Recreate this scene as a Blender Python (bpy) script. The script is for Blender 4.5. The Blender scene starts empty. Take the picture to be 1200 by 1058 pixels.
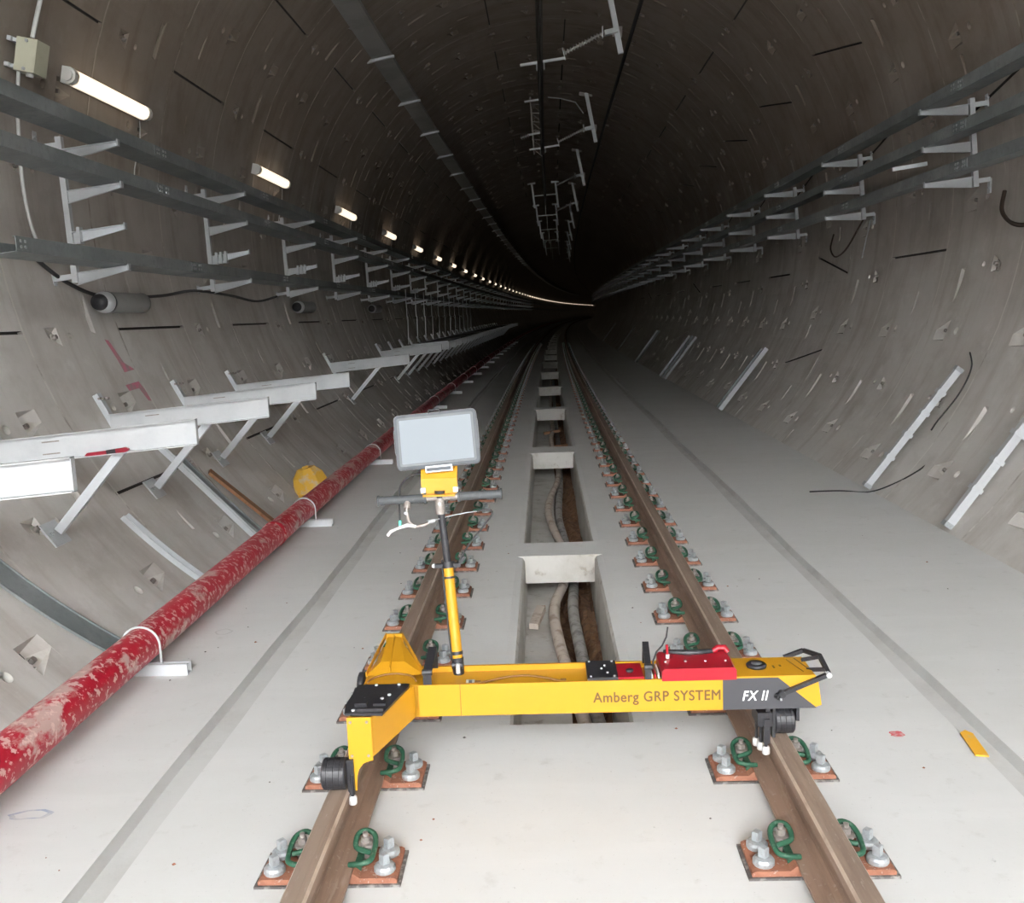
import bpy, math, random
from mathutils import Matrix, Vector
random.seed(7)
S = bpy.context.scene
COL = S.collection
PI = math.pi

# ------------------------------------------------------------------ camera, world, light, exposure
def axes(th, ya, ro):
    f = Vector((-math.sin(ya)*math.cos(th), math.cos(ya)*math.cos(th), -math.sin(th)))
    r = Vector((math.cos(ya), math.sin(ya), 0.0))
    u = r.cross(f)
    return math.cos(ro)*r+math.sin(ro)*u, -math.sin(ro)*r+math.cos(ro)*u, f
cam_data = bpy.data.cameras.new('camera')
cam = bpy.data.objects.new('camera', cam_data); COL.objects.link(cam)
r_, u_, f_ = axes(.1419, .0342, -.0376)
cam.matrix_world = Matrix(((r_.x, u_.x, -f_.x, -.044), (r_.y, u_.y, -f_.y, 0), (r_.z, u_.z, -f_.z, 1.714), (0, 0, 0, 1)))
cam_data.sensor_width = 36; cam_data.lens = 1125*36/1200
cam_data.clip_start = .05; cam_data.clip_end = 900
S.camera = cam

world = bpy.data.worlds.new('sky'); S.world = world; world.use_nodes = True
bg = world.node_tree.nodes['Background']
bg.inputs['Color'].default_value = (.965, .985, 1.0, 1)
bg.inputs['Strength'].default_value = 27.0
S.view_settings.view_transform = 'Standard'; S.view_settings.look = 'None'
S.view_settings.gamma = 1; S.view_settings.use_curve_mapping = False
S.view_settings.exposure = 0.25

# ------------------------------------------------------------------ track geometry
K = 1/2500.0              # curvature of the track (curve to the right)
R0, CX, CZ = 3.98, .08, 2.81    # lining radius and centre, from the track axis
PORTAL = -5.61
def P(X, D, z):
    a = math.atan(K*D)
    return Vector((K*D*D/2 + X*math.cos(a), D - X*math.sin(a), z))
def place(D, X=0.0, z=0.0):
    return Matrix.Translation(P(X, D, z)) @ Matrix.Rotation(-math.atan(K*D), 4, 'Z')
def wallpt(deg, r=R0):
    t = math.radians(deg); return CX+r*math.cos(t), CZ+r*math.sin(t)
ORD = ['first', 'second', 'third', 'fourth', 'fifth', 'sixth', 'seventh', 'eighth', 'ninth', 'tenth', 'eleventh', 'twelfth',
       'thirteenth', 'fourteenth', 'fifteenth', 'sixteenth', 'seventeenth', 'eighteenth', 'nineteenth']
TENS = {2: 'twent', 3: 'thirt', 4: 'fort', 5: 'fift', 6: 'sixt', 7: 'sevent', 8: 'eight', 9: 'ninet', }
def ordn(n):     # 1-based
    if n <= 19: return ORD[n-1]
    if n == 100: return 'hundredth'
    t, u = divmod(n, 10)
    return TENS[t]+'ieth' if u == 0 else TENS[t]+'y-'+ORD[u-1]

# ------------------------------------------------------------------ materials
def mat(name, color, rough=.6, metal=0.0, noise=None, bump=0.0, bscale=60.0, emit=None, spec=None, coords='Object'):
    """noise = list of (scale, detail, low, high, colour2, amount) layers mixed over the base colour."""
    m = bpy.data.materials.new(name); m.use_nodes = True
    nt = m.node_tree; N = nt.nodes; L = nt.links
    b = N['Principled BSDF']
    b.inputs['Base Color'].default_value = (*color, 1)
    b.inputs['Roughness'].default_value = rough
    b.inputs['Metallic'].default_value = metal
    if spec is not None: b.inputs['Specular IOR Level'].default_value = spec
    if emit:
        b.inputs['Emission Color'].default_value = (*emit[0], 1); b.inputs['Emission Strength'].default_value = emit[1]
    vec = None
    if noise or bump:
        if coords == 'World':
            g = N.new('ShaderNodeNewGeometry'); vec = g.outputs['Position']
        else:
            g = N.new('ShaderNodeTexCoord'); vec = g.outputs['Object']
    last = None
    for layer in (noise or []):
        sc, det, lo, hi, c2, amt = layer[:6]
        stretch = layer[6] if len(layer) > 6 else None
        v = vec
        if stretch:
            mp = N.new('ShaderNodeMapping'); mp.inputs['Scale'].default_value = stretch
            L.new(vec, mp.inputs['Vector']); v = mp.outputs['Vector']
        t = N.new('ShaderNodeTexNoise'); t.inputs['Scale'].default_value = sc; t.inputs['Detail'].default_value = det
        t.inputs['Roughness'].default_value = .62
        L.new(v, t.inputs['Vector'])
        mr = N.new('ShaderNodeMapRange'); mr.inputs['From Min'].default_value = lo; mr.inputs['From Max'].default_value = hi
        mr.inputs['To Max'].default_value = amt
        L.new(t.outputs['Fac'], mr.inputs['Value'])
        mx = N.new('ShaderNodeMix'); mx.data_type = 'RGBA'
        L.new(mr.outputs['Result'], mx.inputs[0])
        if last: L.new(last, mx.inputs[6])
        else: mx.inputs[6].default_value = (*color, 1)
        mx.inputs[7].default_value = (*c2, 1)
        last = mx.outputs[2]
    if last: L.new(last, b.inputs['Base Color'])
    if bump:
        t = N.new('ShaderNodeTexNoise'); t.inputs['Scale'].default_value = bscale; t.inputs['Detail'].default_value = 5
        L.new(vec, t.inputs['Vector'])
        bp = N.new('ShaderNodeBump'); bp.inputs['Strength'].default_value = bump; bp.inputs['Distance'].default_value = .01
        L.new(t.outputs['Fac'], bp.inputs['Height']); L.new(bp.outputs['Normal'], b.inputs['Normal'])
    return m
M = {}
M['lining'] = mat('lining_concrete', (.62, .60, .575), .85, noise=[
    (.55, 6, .42, .66, (.52, .49, .455), .8), (2.2, 8, .5, .72, (.42, .39, .36), .55),
    (5.0, 6, .56, .74, (.72, .70, .68), .5), (1.4, 7, .5, .7, (.36, .315, .27), .5, (.35, 3.0, .35)),
    (30, 4, .6, .72, (.58, .56, .53), .35)], bump=.25, bscale=14, coords='World')
def grime_shade(m, c2, z0, z1, amt):  # grimy brown growing with height, with the shade of the crown painted in
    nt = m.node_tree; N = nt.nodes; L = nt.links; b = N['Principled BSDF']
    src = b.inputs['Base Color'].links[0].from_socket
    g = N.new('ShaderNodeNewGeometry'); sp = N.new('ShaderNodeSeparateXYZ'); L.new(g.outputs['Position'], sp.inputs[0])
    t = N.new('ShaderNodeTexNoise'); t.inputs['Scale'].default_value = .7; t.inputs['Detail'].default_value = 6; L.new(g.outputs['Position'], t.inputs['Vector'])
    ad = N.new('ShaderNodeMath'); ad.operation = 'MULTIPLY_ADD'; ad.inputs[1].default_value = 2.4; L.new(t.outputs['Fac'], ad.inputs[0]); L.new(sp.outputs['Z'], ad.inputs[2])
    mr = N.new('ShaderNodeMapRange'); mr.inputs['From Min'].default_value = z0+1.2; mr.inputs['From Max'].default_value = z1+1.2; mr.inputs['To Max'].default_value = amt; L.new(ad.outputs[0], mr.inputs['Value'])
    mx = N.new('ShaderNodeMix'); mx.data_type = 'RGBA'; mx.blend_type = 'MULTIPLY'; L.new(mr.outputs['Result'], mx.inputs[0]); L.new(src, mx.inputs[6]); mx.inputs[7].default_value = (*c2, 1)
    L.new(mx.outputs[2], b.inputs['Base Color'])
grime_shade(M['lining'], (.46, .40, .35), 1.4, 4.2, 1.0)
M['slab'] = mat('slab_concrete', (.635, .64, .635), .8, noise=[
    (.8, 6, .45, .7, (.58, .58, .565), .7), (1.5, 7, .5, .75, (.69, .69, .685), .6, (.4, 2.5, 1)),
    (9, 6, .6, .74, (.48, .475, .455), .5), (70, 3, .66, .74, (.34, .33, .31), .5)], bump=.12, bscale=18, coords='World')
M['groove'] = mat('groove_concrete', (.55, .55, .54), .85, noise=[(3, 7, .45, .7, (.45, .445, .43), .7)], bump=.3, bscale=30, coords='World')
M['trough'] = mat('trough_concrete', (.58, .565, .535), .85, noise=[(3, 7, .48, .68, (.42, .395, .35), .7), (12, 5, .6, .7, (.25, .2, .15), .5)], bump=.25, bscale=22, coords='World')
M['joint_dark'] = mat('joint_shadow_gap', (.06, .055, .05), .95)
M['sealant'] = mat('joint_mortar', (.66, .64, .60), .85, noise=[(2.5, 5, .5, .6, (.36, .33, .30), .9)], coords='World')
M['pocket'] = mat('pocket_concrete', (.60, .58, .54), .85, noise=[(6, 6, .5, .7, (.4, .37, .33), .7)], coords='World')
grime_shade(M['sealant'], (.62, .55, .49), 1.4, 4.2, 1.0); grime_shade(M['pocket'], (.6, .53, .47), 1.4, 4.2, 1.0)
M['rail'] = mat('rusty_rail_steel', (.33, .225, .17), .6, .15, noise=[
    (2.2, 8, .45, .65, (.20, .13, .095), .8, (8, .6, 8)), (9, 6, .55, .7, (.42, .33, .27), .6, (6, .7, 6)), (60, 3, .62, .7, (.5, .42, .36), .4)], coords='World')
M['railhead'] = mat('railhead_steel', (.33, .25, .20), .5, .2, noise=[
    (3, 8, .45, .65, (.23, .165, .13), .8, (10, .5, 8)), (30, 4, .6, .7, (.48, .41, .36), .5, (4, .6, 4))], coords='World')
M['railedge'] = mat('railhead_edge', (.56, .46, .38), .45, .2, noise=[(9, 6, .45, .65, (.4, .31, .25), .8)], coords='World')
M['rust'] = mat('rusty_plate', (.34, .145, .09), .75, .1, noise=[(30, 5, .45, .6, (.25, .10, .06), .8), (60, 4, .6, .68, (.6, .5, .45), .6)])
M['pad'] = mat('dark_pad', (.10, .09, .085), .8, noise=[(40, 4, .5, .65, (.35, .33, .31), .6)])
M['clip'] = mat('green_spring_steel', (.026, .10, .058), .45, .1, noise=[(60, 4, .55, .7, (.2, .28, .22), .5)])
M['bolt'] = mat('zinc_bolt', (.42, .45, .47), .4, .4, noise=[(80, 4, .5, .65, (.3, .3, .3), .6)])
M['boltdark'] = mat('weathered_bolt', (.30, .27, .25), .55, .5, noise=[(60, 4, .5, .65, (.45, .42, .4), .6)])
M['galv'] = mat('galvanised_steel', (.62, .645, .67), .42, .2, noise=[(25, 5, .45, .65, (.58, .61, .63), .7)])
M['tray'] = mat('dark_galvanised_tray', (.23, .255, .26), .5, .3, noise=[(1.8, 6, .42, .66, (.34, .365, .37), .8), (20, 4, .5, .7, (.18, .20, .205), .5)], coords='World')
M['crowntray'] = mat('grey_galvanised_tray', (.42, .42, .41), .5, .2, noise=[(1.5, 6, .42, .66, (.30, .30, .29), .8)], coords='World')
M['white_steel'] = mat('pale_zinc_beam', (.56, .575, .59), .5, .05, noise=[(7, 6, .45, .7, (.47, .49, .51), .7), (50, 4, .6, .7, (.60, .61, .62), .5)])
M['red_pipe'] = mat('red_painted_pipe', (.44, .014, .034), .4, 0, noise=[
    (5.5, 9, .54, .60, (.60, .50, .45), .75, (1, .55, 1)), (26, 7, .54, .58, (.72, .52, .48), .8), (2.0, 6, .64, .70, (.62, .56, .50), .75)], bump=.12, bscale=50)
M['yellow'] = mat('yellow_coated_metal', (.56, .275, .012), .42, 0, noise=[(5, 3, .4, .8, (.54, .262, .012), .5)])
M['yellow_dust'] = mat('dusty_yellow_plastic', (.72, .42, .05), .7, noise=[(9, 6, .5, .65, (.55, .48, .38), .8)])
M['yellow_strip'] = mat('yellow_strip', (.80, .42, .03), .6, noise=[(20, 6, .5, .65, (.6, .45, .25), .5)])
M['black'] = mat('black_plastic', (.022, .022, .026), .42, noise=[(80, 3, .5, .7, (.05, .05, .055), .6)])
M['charcoal'] = mat('charcoal_decal', (.055, .055, .062), .45)
M['grip'] = mat('grey_rubber_grip', (.065, .07, .075), .6, noise=[(40, 3, .5, .7, (.1, .105, .11), .6)])
M['red'] = mat('red_moulded_cover', (.36, .009, .022), .35, noise=[(20, 3, .4, .7, (.32, .008, .018), .5)])
M['darkred'] = mat('dark_red_plastic', (.30, .012, .03), .4, noise=[(20, 3, .4, .7, (.2, .01, .02), .5)])
M['white'] = mat('white_plastic', (.62, .62, .62), .5, noise=[(40, 3, .5, .7, (.55, .55, .55), .5)])
M['screen'] = mat('lit_screen', (.15, .172, .19), .6, emit=((.76, .80, .86), .27), spec=.1)
M['tabletcase'] = mat('grey_tablet_case', (.10, .11, .12), .6, spec=.2, noise=[(40, 3, .5, .7, (.08, .085, .09), .5)])
M['bezel'] = mat('grey_bezel', (.17, .18, .19), .6, spec=.2, noise=[(40, 3, .5, .7, (.15, .16, .17), .5)])
M['wood'] = mat('brown_timber', (.34, .185, .10), .75, noise=[(4, 6, .45, .65, (.22, .11, .06), .8, (1, 12, 1))])
M['dirt'] = mat('brown_soil', (.21, .115, .06), .95, noise=[(14, 7, .45, .62, (.11, .055, .03), .85), (30, 5, .58, .68, (.36, .25, .16), .7)], bump=.9, bscale=26, coords='World')
M['hose'] = mat('grey_hose', (.36, .345, .33), .7, noise=[(9, 7, .48, .6, (.15, .14, .13), .85)], coords='World')
M['hose_pale'] = mat('muddy_pale_hose', (.55, .48, .42), .75, noise=[(8, 7, .5, .62, (.3, .22, .16), .8)], coords='World')
M['cable'] = mat('black_cable', (.03, .03, .032), .6)
M['cable_brown'] = mat('brown_cable', (.26, .12, .04), .6)
M['conduit'] = mat('white_conduit', (.62, .63, .62), .5)
M['cream'] = mat('cream_box_paint', (.56, .56, .44), .5, noise=[(10, 4, .5, .7, (.5, .5, .38), .6)])
M['cyl'] = mat('grey_cylinder_case', (.20, .20, .195), .55, noise=[(10, 4, .5, .7, (.16, .16, .155), .6)])
M['insul'] = mat('grey_polymer_insulator', (.42, .40, .39), .5)
M['copper'] = mat('dull_alloy_conductor', (.10, .09, .085), .45, .6)
M['lamp'] = mat('lit_lamp_diffuser', (.9, .85, .75), .4, emit=((1.0, .82, .62), 1.25))
M['lampcap'] = mat('white_lamp_end_cap', (.75, .74, .72), .4)
M['rebar'] = mat('rusty_bar', (.06, .04, .03), .8)
M['pink'] = mat('pink_spray_paint', (.66, .22, .30), .8, noise=[(8, 5, .44, .6, (.33, .30, .28), .8)], coords='World')
M['redmark'] = mat('red_paint_spot', (.62, .10, .12), .8, noise=[(40, 5, .5, .65, (.6, .5, .48), .9)])
M['bluemark'] = mat('faded_blue_chalk', (.36, .41, .52), .8, noise=[(12, 5, .42, .55, (.54, .54, .54), .9)])
M['textbrown'] = mat('dark_lettering', (.13, .075, .02), .5)
M['textblack'] = mat('black_lettering', (.03, .02, .01), .5)
M['textwhite'] = mat('white_lettering', (.85, .85, .85), .5)
M['teal'] = mat('teal_tip', (.12, .55, .42), .5)
M['outside'] = mat('outside_pale_concrete', (.40, .40, .39), .85, noise=[(.5, 5, .4, .7, (.33, .33, .32), .8)], coords='World')

# ------------------------------------------------------------------ mesh builder
class MB:
    def __init__(s): s.v = []; s.f = []; s.m = []; s.sm = []; s.mats = []
    def mi(s, m):
        if m not in s.mats: s.mats.append(m)
        return s.mats.index(m)
    def add(s, verts, faces, m, smooth=False, T=None):
        o = len(s.v)
        for p in verts:
            p = Vector(p)
            if T is not None: p = T @ p
            s.v.append(p[:])
        k = s.mi(m)
        for f in faces: s.f.append([i+o for i in f]); s.m.append(k); s.sm.append(smooth)
    def box(s, x0, x1, y0, y1, z0, z1, m, T=None, bev=0):
        if bev:
            prof = [(x0+bev, z0), (x1-bev, z0), (x1, z0+bev), (x1, z1-bev), (x1-bev, z1), (x0+bev, z1), (x0, z1-bev), (x0, z0+bev)]
            return s.prism(prof, y0, y1, m, T)
        v = [(x, y, z) for z in (z0, z1) for y in (y0, y1) for x in (x0, x1)]
        s.add(v, [(0, 2, 3, 1), (4, 5, 7, 6), (0, 1, 5, 4), (2, 6, 7, 3), (0, 4, 6, 2), (1, 3, 7, 5)], m, T=T)
    def prism(s, prof, y0, y1, m, T=None):     # profile in x-z, extruded along y
        n = len(prof)
        a = sum(prof[i][0]*prof[(i+1) % n][1]-prof[(i+1) % n][0]*prof[i][1] for i in range(n))
        if a < 0: prof = prof[::-1]
        v = [(x, y0, z) for x, z in prof]+[(x, y1, z) for x, z in prof]
        f = [tuple(range(n)), tuple(range(2*n-1, n-1, -1))]
        f += [(i, i+n, (i+1) % n+n, (i+1) % n) for i in range(n)]
        s.add(v, f, m, T=T)
    def bar(s, a, b, w, h, m, up=(0, 1, 0)):     # box beam from a to b
        a = Vector(a); b = Vector(b); d = b-a; L = d.length; d.normalize()
        upv = Vector(up); x = d.cross(upv)
        if x.length < 1e-4: upv = Vector((1, 0, 0)); x = d.cross(upv)
        x.normalize(); y = x.cross(d)
        T = Matrix(((x.x, d.x, y.x, a.x), (x.y, d.y, y.y, a.y), (x.z, d.z, y.z, a.z), (0, 0, 0, 1)))
        s.box(-w/2, w/2, 0, L, -h/2, h/2, m, T)
    def tube(s, pts, r, m, n=8, closed=False, caps=True, smooth=True):
        pts = [Vector(p) for p in pts]; N = len(pts)
        rr = r if isinstance(r, (list, tuple)) else [r]*N
        v = []; prev = None
        for i, p in enumerate(pts):
            if closed: d = pts[(i+1) % N]-pts[i-1]
            else: d = pts[min(i+1, N-1)]-pts[max(i-1, 0)]
            d.normalize()
            if prev is None:
                a = Vector((0, 0, 1)) if abs(d.z) < .9 else Vector((1, 0, 0))
                x = d.cross(a)
            else:
                x = prev - d*prev.dot(d)
            x.normalize(); prev = x; y = d.cross(x)
            for k in range(n):
                t = 2*PI*k/n
                v.append(p+(x*math.cos(t)+y*math.sin(t))*rr[i])
        f = []
        for i in range(N if closed else N-1):
            j = (i+1) % N
            for k in range(n):
                l = (k+1) % n
                f.append((i*n+k, i*n+l, j*n+l, j*n+k))
        s.add(v, f, m, smooth)
        if caps and not closed:
            o = [tuple(range(n-1, -1, -1)), tuple((N-1)*n+k for k in range(n))]
            s.add(v, o, m, False)
    def cyl(s, a, b, r, m, n=12, r2=None):
        s.tube([a, b], [r, r2 if r2 is not None else r], m, n)
    def lathe(s, prof, m, n=12, T=None, smooth=True):   # prof: (r, z) about z
        v = []
        for r, z in prof:
            for k in range(n): v.append((r*math.cos(2*PI*k/n), r*math.sin(2*PI*k/n), z))
        f = []
        for i in range(len(prof)-1):
            for k in range(n):
                l = (k+1) % n
                f.append((i*n+k, i*n+l, (i+1)*n+l, (i+1)*n+k))
        f.append(tuple((len(prof)-1)*n+k for k in range(n))); f.append(tuple(range(n-1, -1, -1)))
        s.add(v, f, m, smooth, T)
    def sweep(s, prof, Ds, m, closed=True, smooth=False, xoff=None, caps=True):   # profile (X, z) swept along the curved track
        n = len(prof); v = []
        for D in Ds:
            dx = xoff(D) if xoff else 0
            for X, z in prof: v.append(P(X+dx, D, z))
        f = []
        for i in range(len(Ds)-1):
            for k in range(n if closed else n-1):
                l = (k+1) % n
                f.append((i*n+k, (i+1)*n+k, (i+1)*n+l, i*n+l))
        if closed and caps: f += [tuple(range(n)), tuple((len(Ds)-1)*n+k for k in range(n-1, -1, -1))]
        s.add(v, f, m, smooth)
    def mesh(s, name):
        me = bpy.data.meshes.new(name); me.from_pydata([tuple(v) for v in s.v], [], s.f)
        for m in s.mats: me.materials.append(M[m])
        me.polygons.foreach_set('material_index', s.m); me.polygons.foreach_set('use_smooth', s.sm)
        me.update(); return me
def link(name, data, parent=None, mw=None):
    o = bpy.data.objects.new(name, data); COL.objects.link(o)
    if parent is not None: o.parent = parent
    if mw is not None: o.matrix_basis = mw
    return o
def build(name, mb, parent=None, mw=None): return link(name, mb.mesh(name), parent, mw)
def tag(o, label, cat, group=None):
    o['label'] = label; o['category'] = cat
    if group: o['group'] = group
    return o
def thing(name, label, cat, mw=None, group=None):
    return tag(link(name, None, None, mw), label, cat, group)
def struct(o, label=None):
    o['kind'] = 'structure'
    if label: o['label'] = label
    return o
def stuff(o): o['kind'] = 'stuff'; return o
def copy_tree(o, mw, label):
    r = o.copy(); COL.objects.link(r); r.matrix_basis = mw; r['label'] = label
    for c in o.children:
        cc = c.copy(); COL.objects.link(cc); cc.parent = r
        for g in c.children:
            gg = g.copy(); COL.objects.link(gg); gg.parent = cc
    return r
def smoothp(pts, n=8):
    pts = [Vector(p) for p in pts]; out = []
    for i in range(len(pts)-1):
        a = pts[max(i-1, 0)]; b = pts[i]; c = pts[i+1]; d = pts[min(i+2, len(pts)-1)]
        for k in range(n):
            t = k/n
            out.append(.5*((2*b)+(c-a)*t+(2*a-5*b+4*c-d)*t*t+(3*b-a-3*c+d)*t**3))
    out.append(pts[-1]); return out
def frange(a, b, st):
    n = max(1, int(math.ceil((b-a)/st))); return [a+(b-a)*i/n for i in range(n+1)]

# ================================================================== LARGE STRUCTURE
# ---- tunnel lining: bolted ring segments
PITCH = 1.55; NEAR_RINGS = 31
lining = struct(link('wall_tunnel', None), 'round tunnel lining of bolted precast concrete segments')
GAPL = .012; GAPC = .006
def seg_mesh(name, span, pockets, scars, holes, sk0=0.0, sk1=0.0):
    """inner face of a segment centred on angle 0 (degrees), y from 0 to PITCH; radius R0; pockets recessed outward."""
    h = span/2; g = math.degrees(GAPL/R0)
    u0, u1 = -h+g, h-g; v0, v1 = GAPC, PITCH-GAPC
    U = {u0, u1}; V = {v0, v1}
    a = -h+4
    while a < h-2: U.add(a); a += 4.0
    for (a, b, c, d, *_r) in pockets+scars+holes:
        U.update((a, b)); V.update((c, d))
    U = sorted(U); V = sorted(V)
    def clean(A):
        o = [A[0]]
        for x in A[1:]:
            if x-o[-1] > 1e-4: o.append(x)
        return o
    U = clean(U); V = clean(V)
    mb = MB()
    def pt(u, v, d=0.0):
        if abs(u-u0) < 1e-5: u += sk0*(v/PITCH-.5)
        elif abs(u-u1) < 1e-5: u += sk1*(v/PITCH-.5)
        t = math.radians(u); return ((R0+d)*math.cos(t), v, (R0+d)*math.sin(t))
    cells = pockets+scars+holes
    def inside(u, v):
        for c in cells:
            if c[0]-1e-6 < u < c[1]+1e-6 and c[2]-1e-6 < v < c[3]+1e-6: return True
        return False
    vs = [pt(u, v) for v in V for u in U]; fs = []
    nu = len(U)
    for j in range(len(V)-1):
        for i in range(nu-1):
            if inside((U[i]+U[i+1])/2, (V[j]+V[j+1])/2): continue
            fs.append((j*nu+i, j*nu+i+1, (j+1)*nu+i+1, (j+1)*nu+i))
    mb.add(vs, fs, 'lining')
    # edges
    e = .05
    n = len(U)
    for v, fl in ((V[0], 1), (V[-1], 0)):
        vv = [pt(u, v) for u in U]+[pt(u, v, e) for u in U]
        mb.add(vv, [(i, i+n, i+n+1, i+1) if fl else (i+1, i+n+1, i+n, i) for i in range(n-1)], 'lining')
    for u in (U[0], U[-1]):
        mb.add([pt(u, V[0]), pt(u, V[-1]), pt(u, V[-1], e), pt(u, V[0], e)], [(0, 1, 2, 3)], 'joint_dark')
    # wedge pockets: deep at one y end, tapering to nothing at the other, narrowing in plan
    for (a, b, c, d, dirn, dep) in pockets:
        yd, ys = (d, c) if dirn > 0 else (c, d)
        m1, m2 = a*.8+b*.2, a*.2+b*.8
        mid = (a+b)/2
        q = [pt(a, yd), pt(b, yd), pt(b, ys), pt(a, ys), pt(m1, yd, dep), pt(m2, yd, dep), pt(mid, ys)]
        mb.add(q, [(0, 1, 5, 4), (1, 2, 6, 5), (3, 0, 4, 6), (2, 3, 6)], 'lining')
        mb.add(q, [(4, 5, 6)], 'pocket')
        # bolt head on the pocket floor
        yb = yd*.72+ys*.28; t = math.radians(mid)
        c0 = Vector(pt(mid, yb, dep*.72)); nrm = Vector((-math.cos(t), 0, -math.sin(t)))
        mb.tube([c0, c0+nrm*.012], .034, 'pocket', 8); mb.tube([c0+nrm*.012, c0+nrm*.04], .019, 'boltdark', 6)
    for (a, b, c, d, dep) in scars:     # long shallow cast recess, deep at one end
        q = [pt(a, c), pt(b, c), pt(b, d), pt(a, d), pt(a+(b-a)*.12, (c*.8+d*.2), dep*.12), pt(b-(b-a)*.1, (c*.75+d*.25), dep), pt(b-(b-a)*.1, (c*.25+d*.75), dep), pt(a+(b-a)*.12, (c*.2+d*.8), dep*.12)]
        mb.add(q, [(0, 1, 5, 4), (1, 2, 6, 5), (2, 3, 7, 6), (3, 0, 4, 7)], 'lining')
        mb.add(q, [(4, 5, 6, 7)], 'pocket')
    for (a, b, c, d, dep) in holes:     # round socket in a square cell
        mid = (a+b)/2; cy = (c+d)/2; rr = .4*(d-c); ra = .4*(b-a)
        n = 12
        ring = [pt(mid+ra*math.cos(2*PI*k/n), cy+rr*math.sin(2*PI*k/n)) for k in range(n)]
        ring2 = [pt(mid+ra*.85*math.cos(2*PI*k/n), cy+rr*.85*math.sin(2*PI*k/n), dep) for k in range(n)]
        cor = [pt(b, d), pt(a, d), pt(a, c), pt(b, c)]
        q = ring+ring2+cor
        fs = [(k, (k+1) % n, n+(k+1) % n, n+k) for k in range(n)]
        mb.add(q, fs, 'pocket', True)
        mb.add(q, [tuple(range(n, 2*n))], 'joint_dark')
        fl = []
        for qd in range(4):
            ks = [(3*qd+i) % n for i in range(4)]
            fl.append([2*n+qd]+ks[::-1])
            fl.append((2*n+qd, ks[3], 2*n+(qd+1) % 4))
        mb.add(q, fl, 'lining')
    me = mb.mesh(name); return me
def w(mid, wa, y, wy): return (mid-wa/2, mid+wa/2, y-wy/2, y+wy/2)
big_p = [w(a, 3.0, 1.12, .24)+(-1, .06) for a in (-18.5, 0.7, 18.5)]+[w(a, 2.2, .40, .17)+(1, .045) for a in (-8.9, 9.6)]
big_s = [(-14.2, -8.9, 1.03, 1.11, .04), (4.6, 9.4, 1.03, 1.11, .04), (-23.5, -20.5, .56, .6, .025), (20.6, 24.4, .47, .51, .025)]
big_h = [w(a, 1.3, .80, .09)+(.06,) for a in (-18.5, .7, 18.5)]+[w(-8.9, 1.0, .66, .07)+(.05,), w(9.6, 1.0, .66, .07)+(.05,)]
me_big = seg_mesh('lining_segment', 56, big_p, big_s, big_h)
key_p = [w(0, 3.0, 1.12, .24)+(-1, .06)]
J0 = 8.34-PITCH*9
me_key = seg_mesh('lining_segment', 19.2, key_p, [(-6, -2.6, 1.045, 1.10, .03)], [w(0, 1.3, .8, .09)+(.06,)], -4.2, 4.2)
me_adjp = seg_mesh('lining_segment', 55.4, big_p, big_s, big_h, 4.2, 0)
me_adjq = seg_mesh('lining_segment', 60.4, big_p, big_s, big_h, 4.2, 0)
me_adjn = seg_mesh('lining_segment', 61.4, big_p, big_s, big_h, 0, -4.2)
for k in range(NEAR_RINGS):
    D = J0+PITCH*k
    off = 37 if (k-9) % 2 == 0 else 0
    segs = [(75, me_big), (131, me_big), (187, me_big), (243, me_big), (301.7, me_adjn), (379.3, me_adjp), (342, me_key)]
    if (k-9) % 2 and (k-9) % 8 != 3: segs = [(19, me_big), (75, me_big), (131, me_big), (187, me_big), (243, me_big), (320.8, me_adjq)]
    for mid, me in segs:
        mid = (mid+off) % 360
        if 262 < mid < 295: continue
        mw = place(D, 0, 0) @ Matrix.Translation((CX, 0, CZ)) @ Matrix.Rotation(-math.radians(mid), 4, 'Y')
        link('lining_segment', me, lining, mw)
DEND = J0+PITCH*NEAR_RINGS
mb = MB()      # mortar lines in the ring joints
for k in range(0, NEAR_RINGS+1):
    D = J0+PITCH*k; A = [math.radians(-58+296*i/70) for i in range(71)]
    r = R0-.0015
    vs = [P(CX+r*math.cos(a), D+dy, CZ+r*math.sin(a)) for a in A for dy in (-.011, .011)]
    mb.add(vs, [(2*i, 2*i+1, 2*i+3, 2*i+2) for i in range(70)], 'sealant')
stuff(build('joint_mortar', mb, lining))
mb = MB()      # dark backing behind the segments, and the lining further down the tunnel
prof = [(CX+(R0+.045)*math.cos(2*PI*i/72), CZ+(R0+.045)*math.sin(2*PI*i/72)) for i in range(72)]
mb.sweep(prof, frange(J0, DEND, 2), 'joint_dark', caps=False)
build('joint_backing', mb, lining)
mb = MB()
prof = [(CX+R0*math.cos(2*PI*i/72), CZ+R0*math.sin(2*PI*i/72)) for i in range(72)]
k = 0
D = DEND
while D < 125:
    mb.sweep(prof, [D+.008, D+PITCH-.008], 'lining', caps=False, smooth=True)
    ring = [(CX+(R0+.006)*math.cos(2*PI*i/72), CZ+(R0+.006)*math.sin(2*PI*i/72)) for i in range(72)]
    mb.sweep(ring, [D+PITCH-.009, D+PITCH+.009], 'sealant', caps=False)
    D += PITCH
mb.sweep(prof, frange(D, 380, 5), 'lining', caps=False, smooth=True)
mb.sweep([(CX+(R0+.08)*math.cos(2*PI*i/36), CZ+(R0+.08)*math.sin(2*PI*i/36)) for i in range(36)], frange(DEND, 380, 8), 'joint_dark', caps=False)
mb.add([P(CX+4.2*math.cos(2*PI*i/36), 379.5, CZ+4.2*math.sin(2*PI*i/36)) for i in range(36)], [tuple(range(36))], 'joint_dark')  # added cap on the unseen far end, keeps sky light out
stuff(build('distant_rings', mb, lining))

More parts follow.
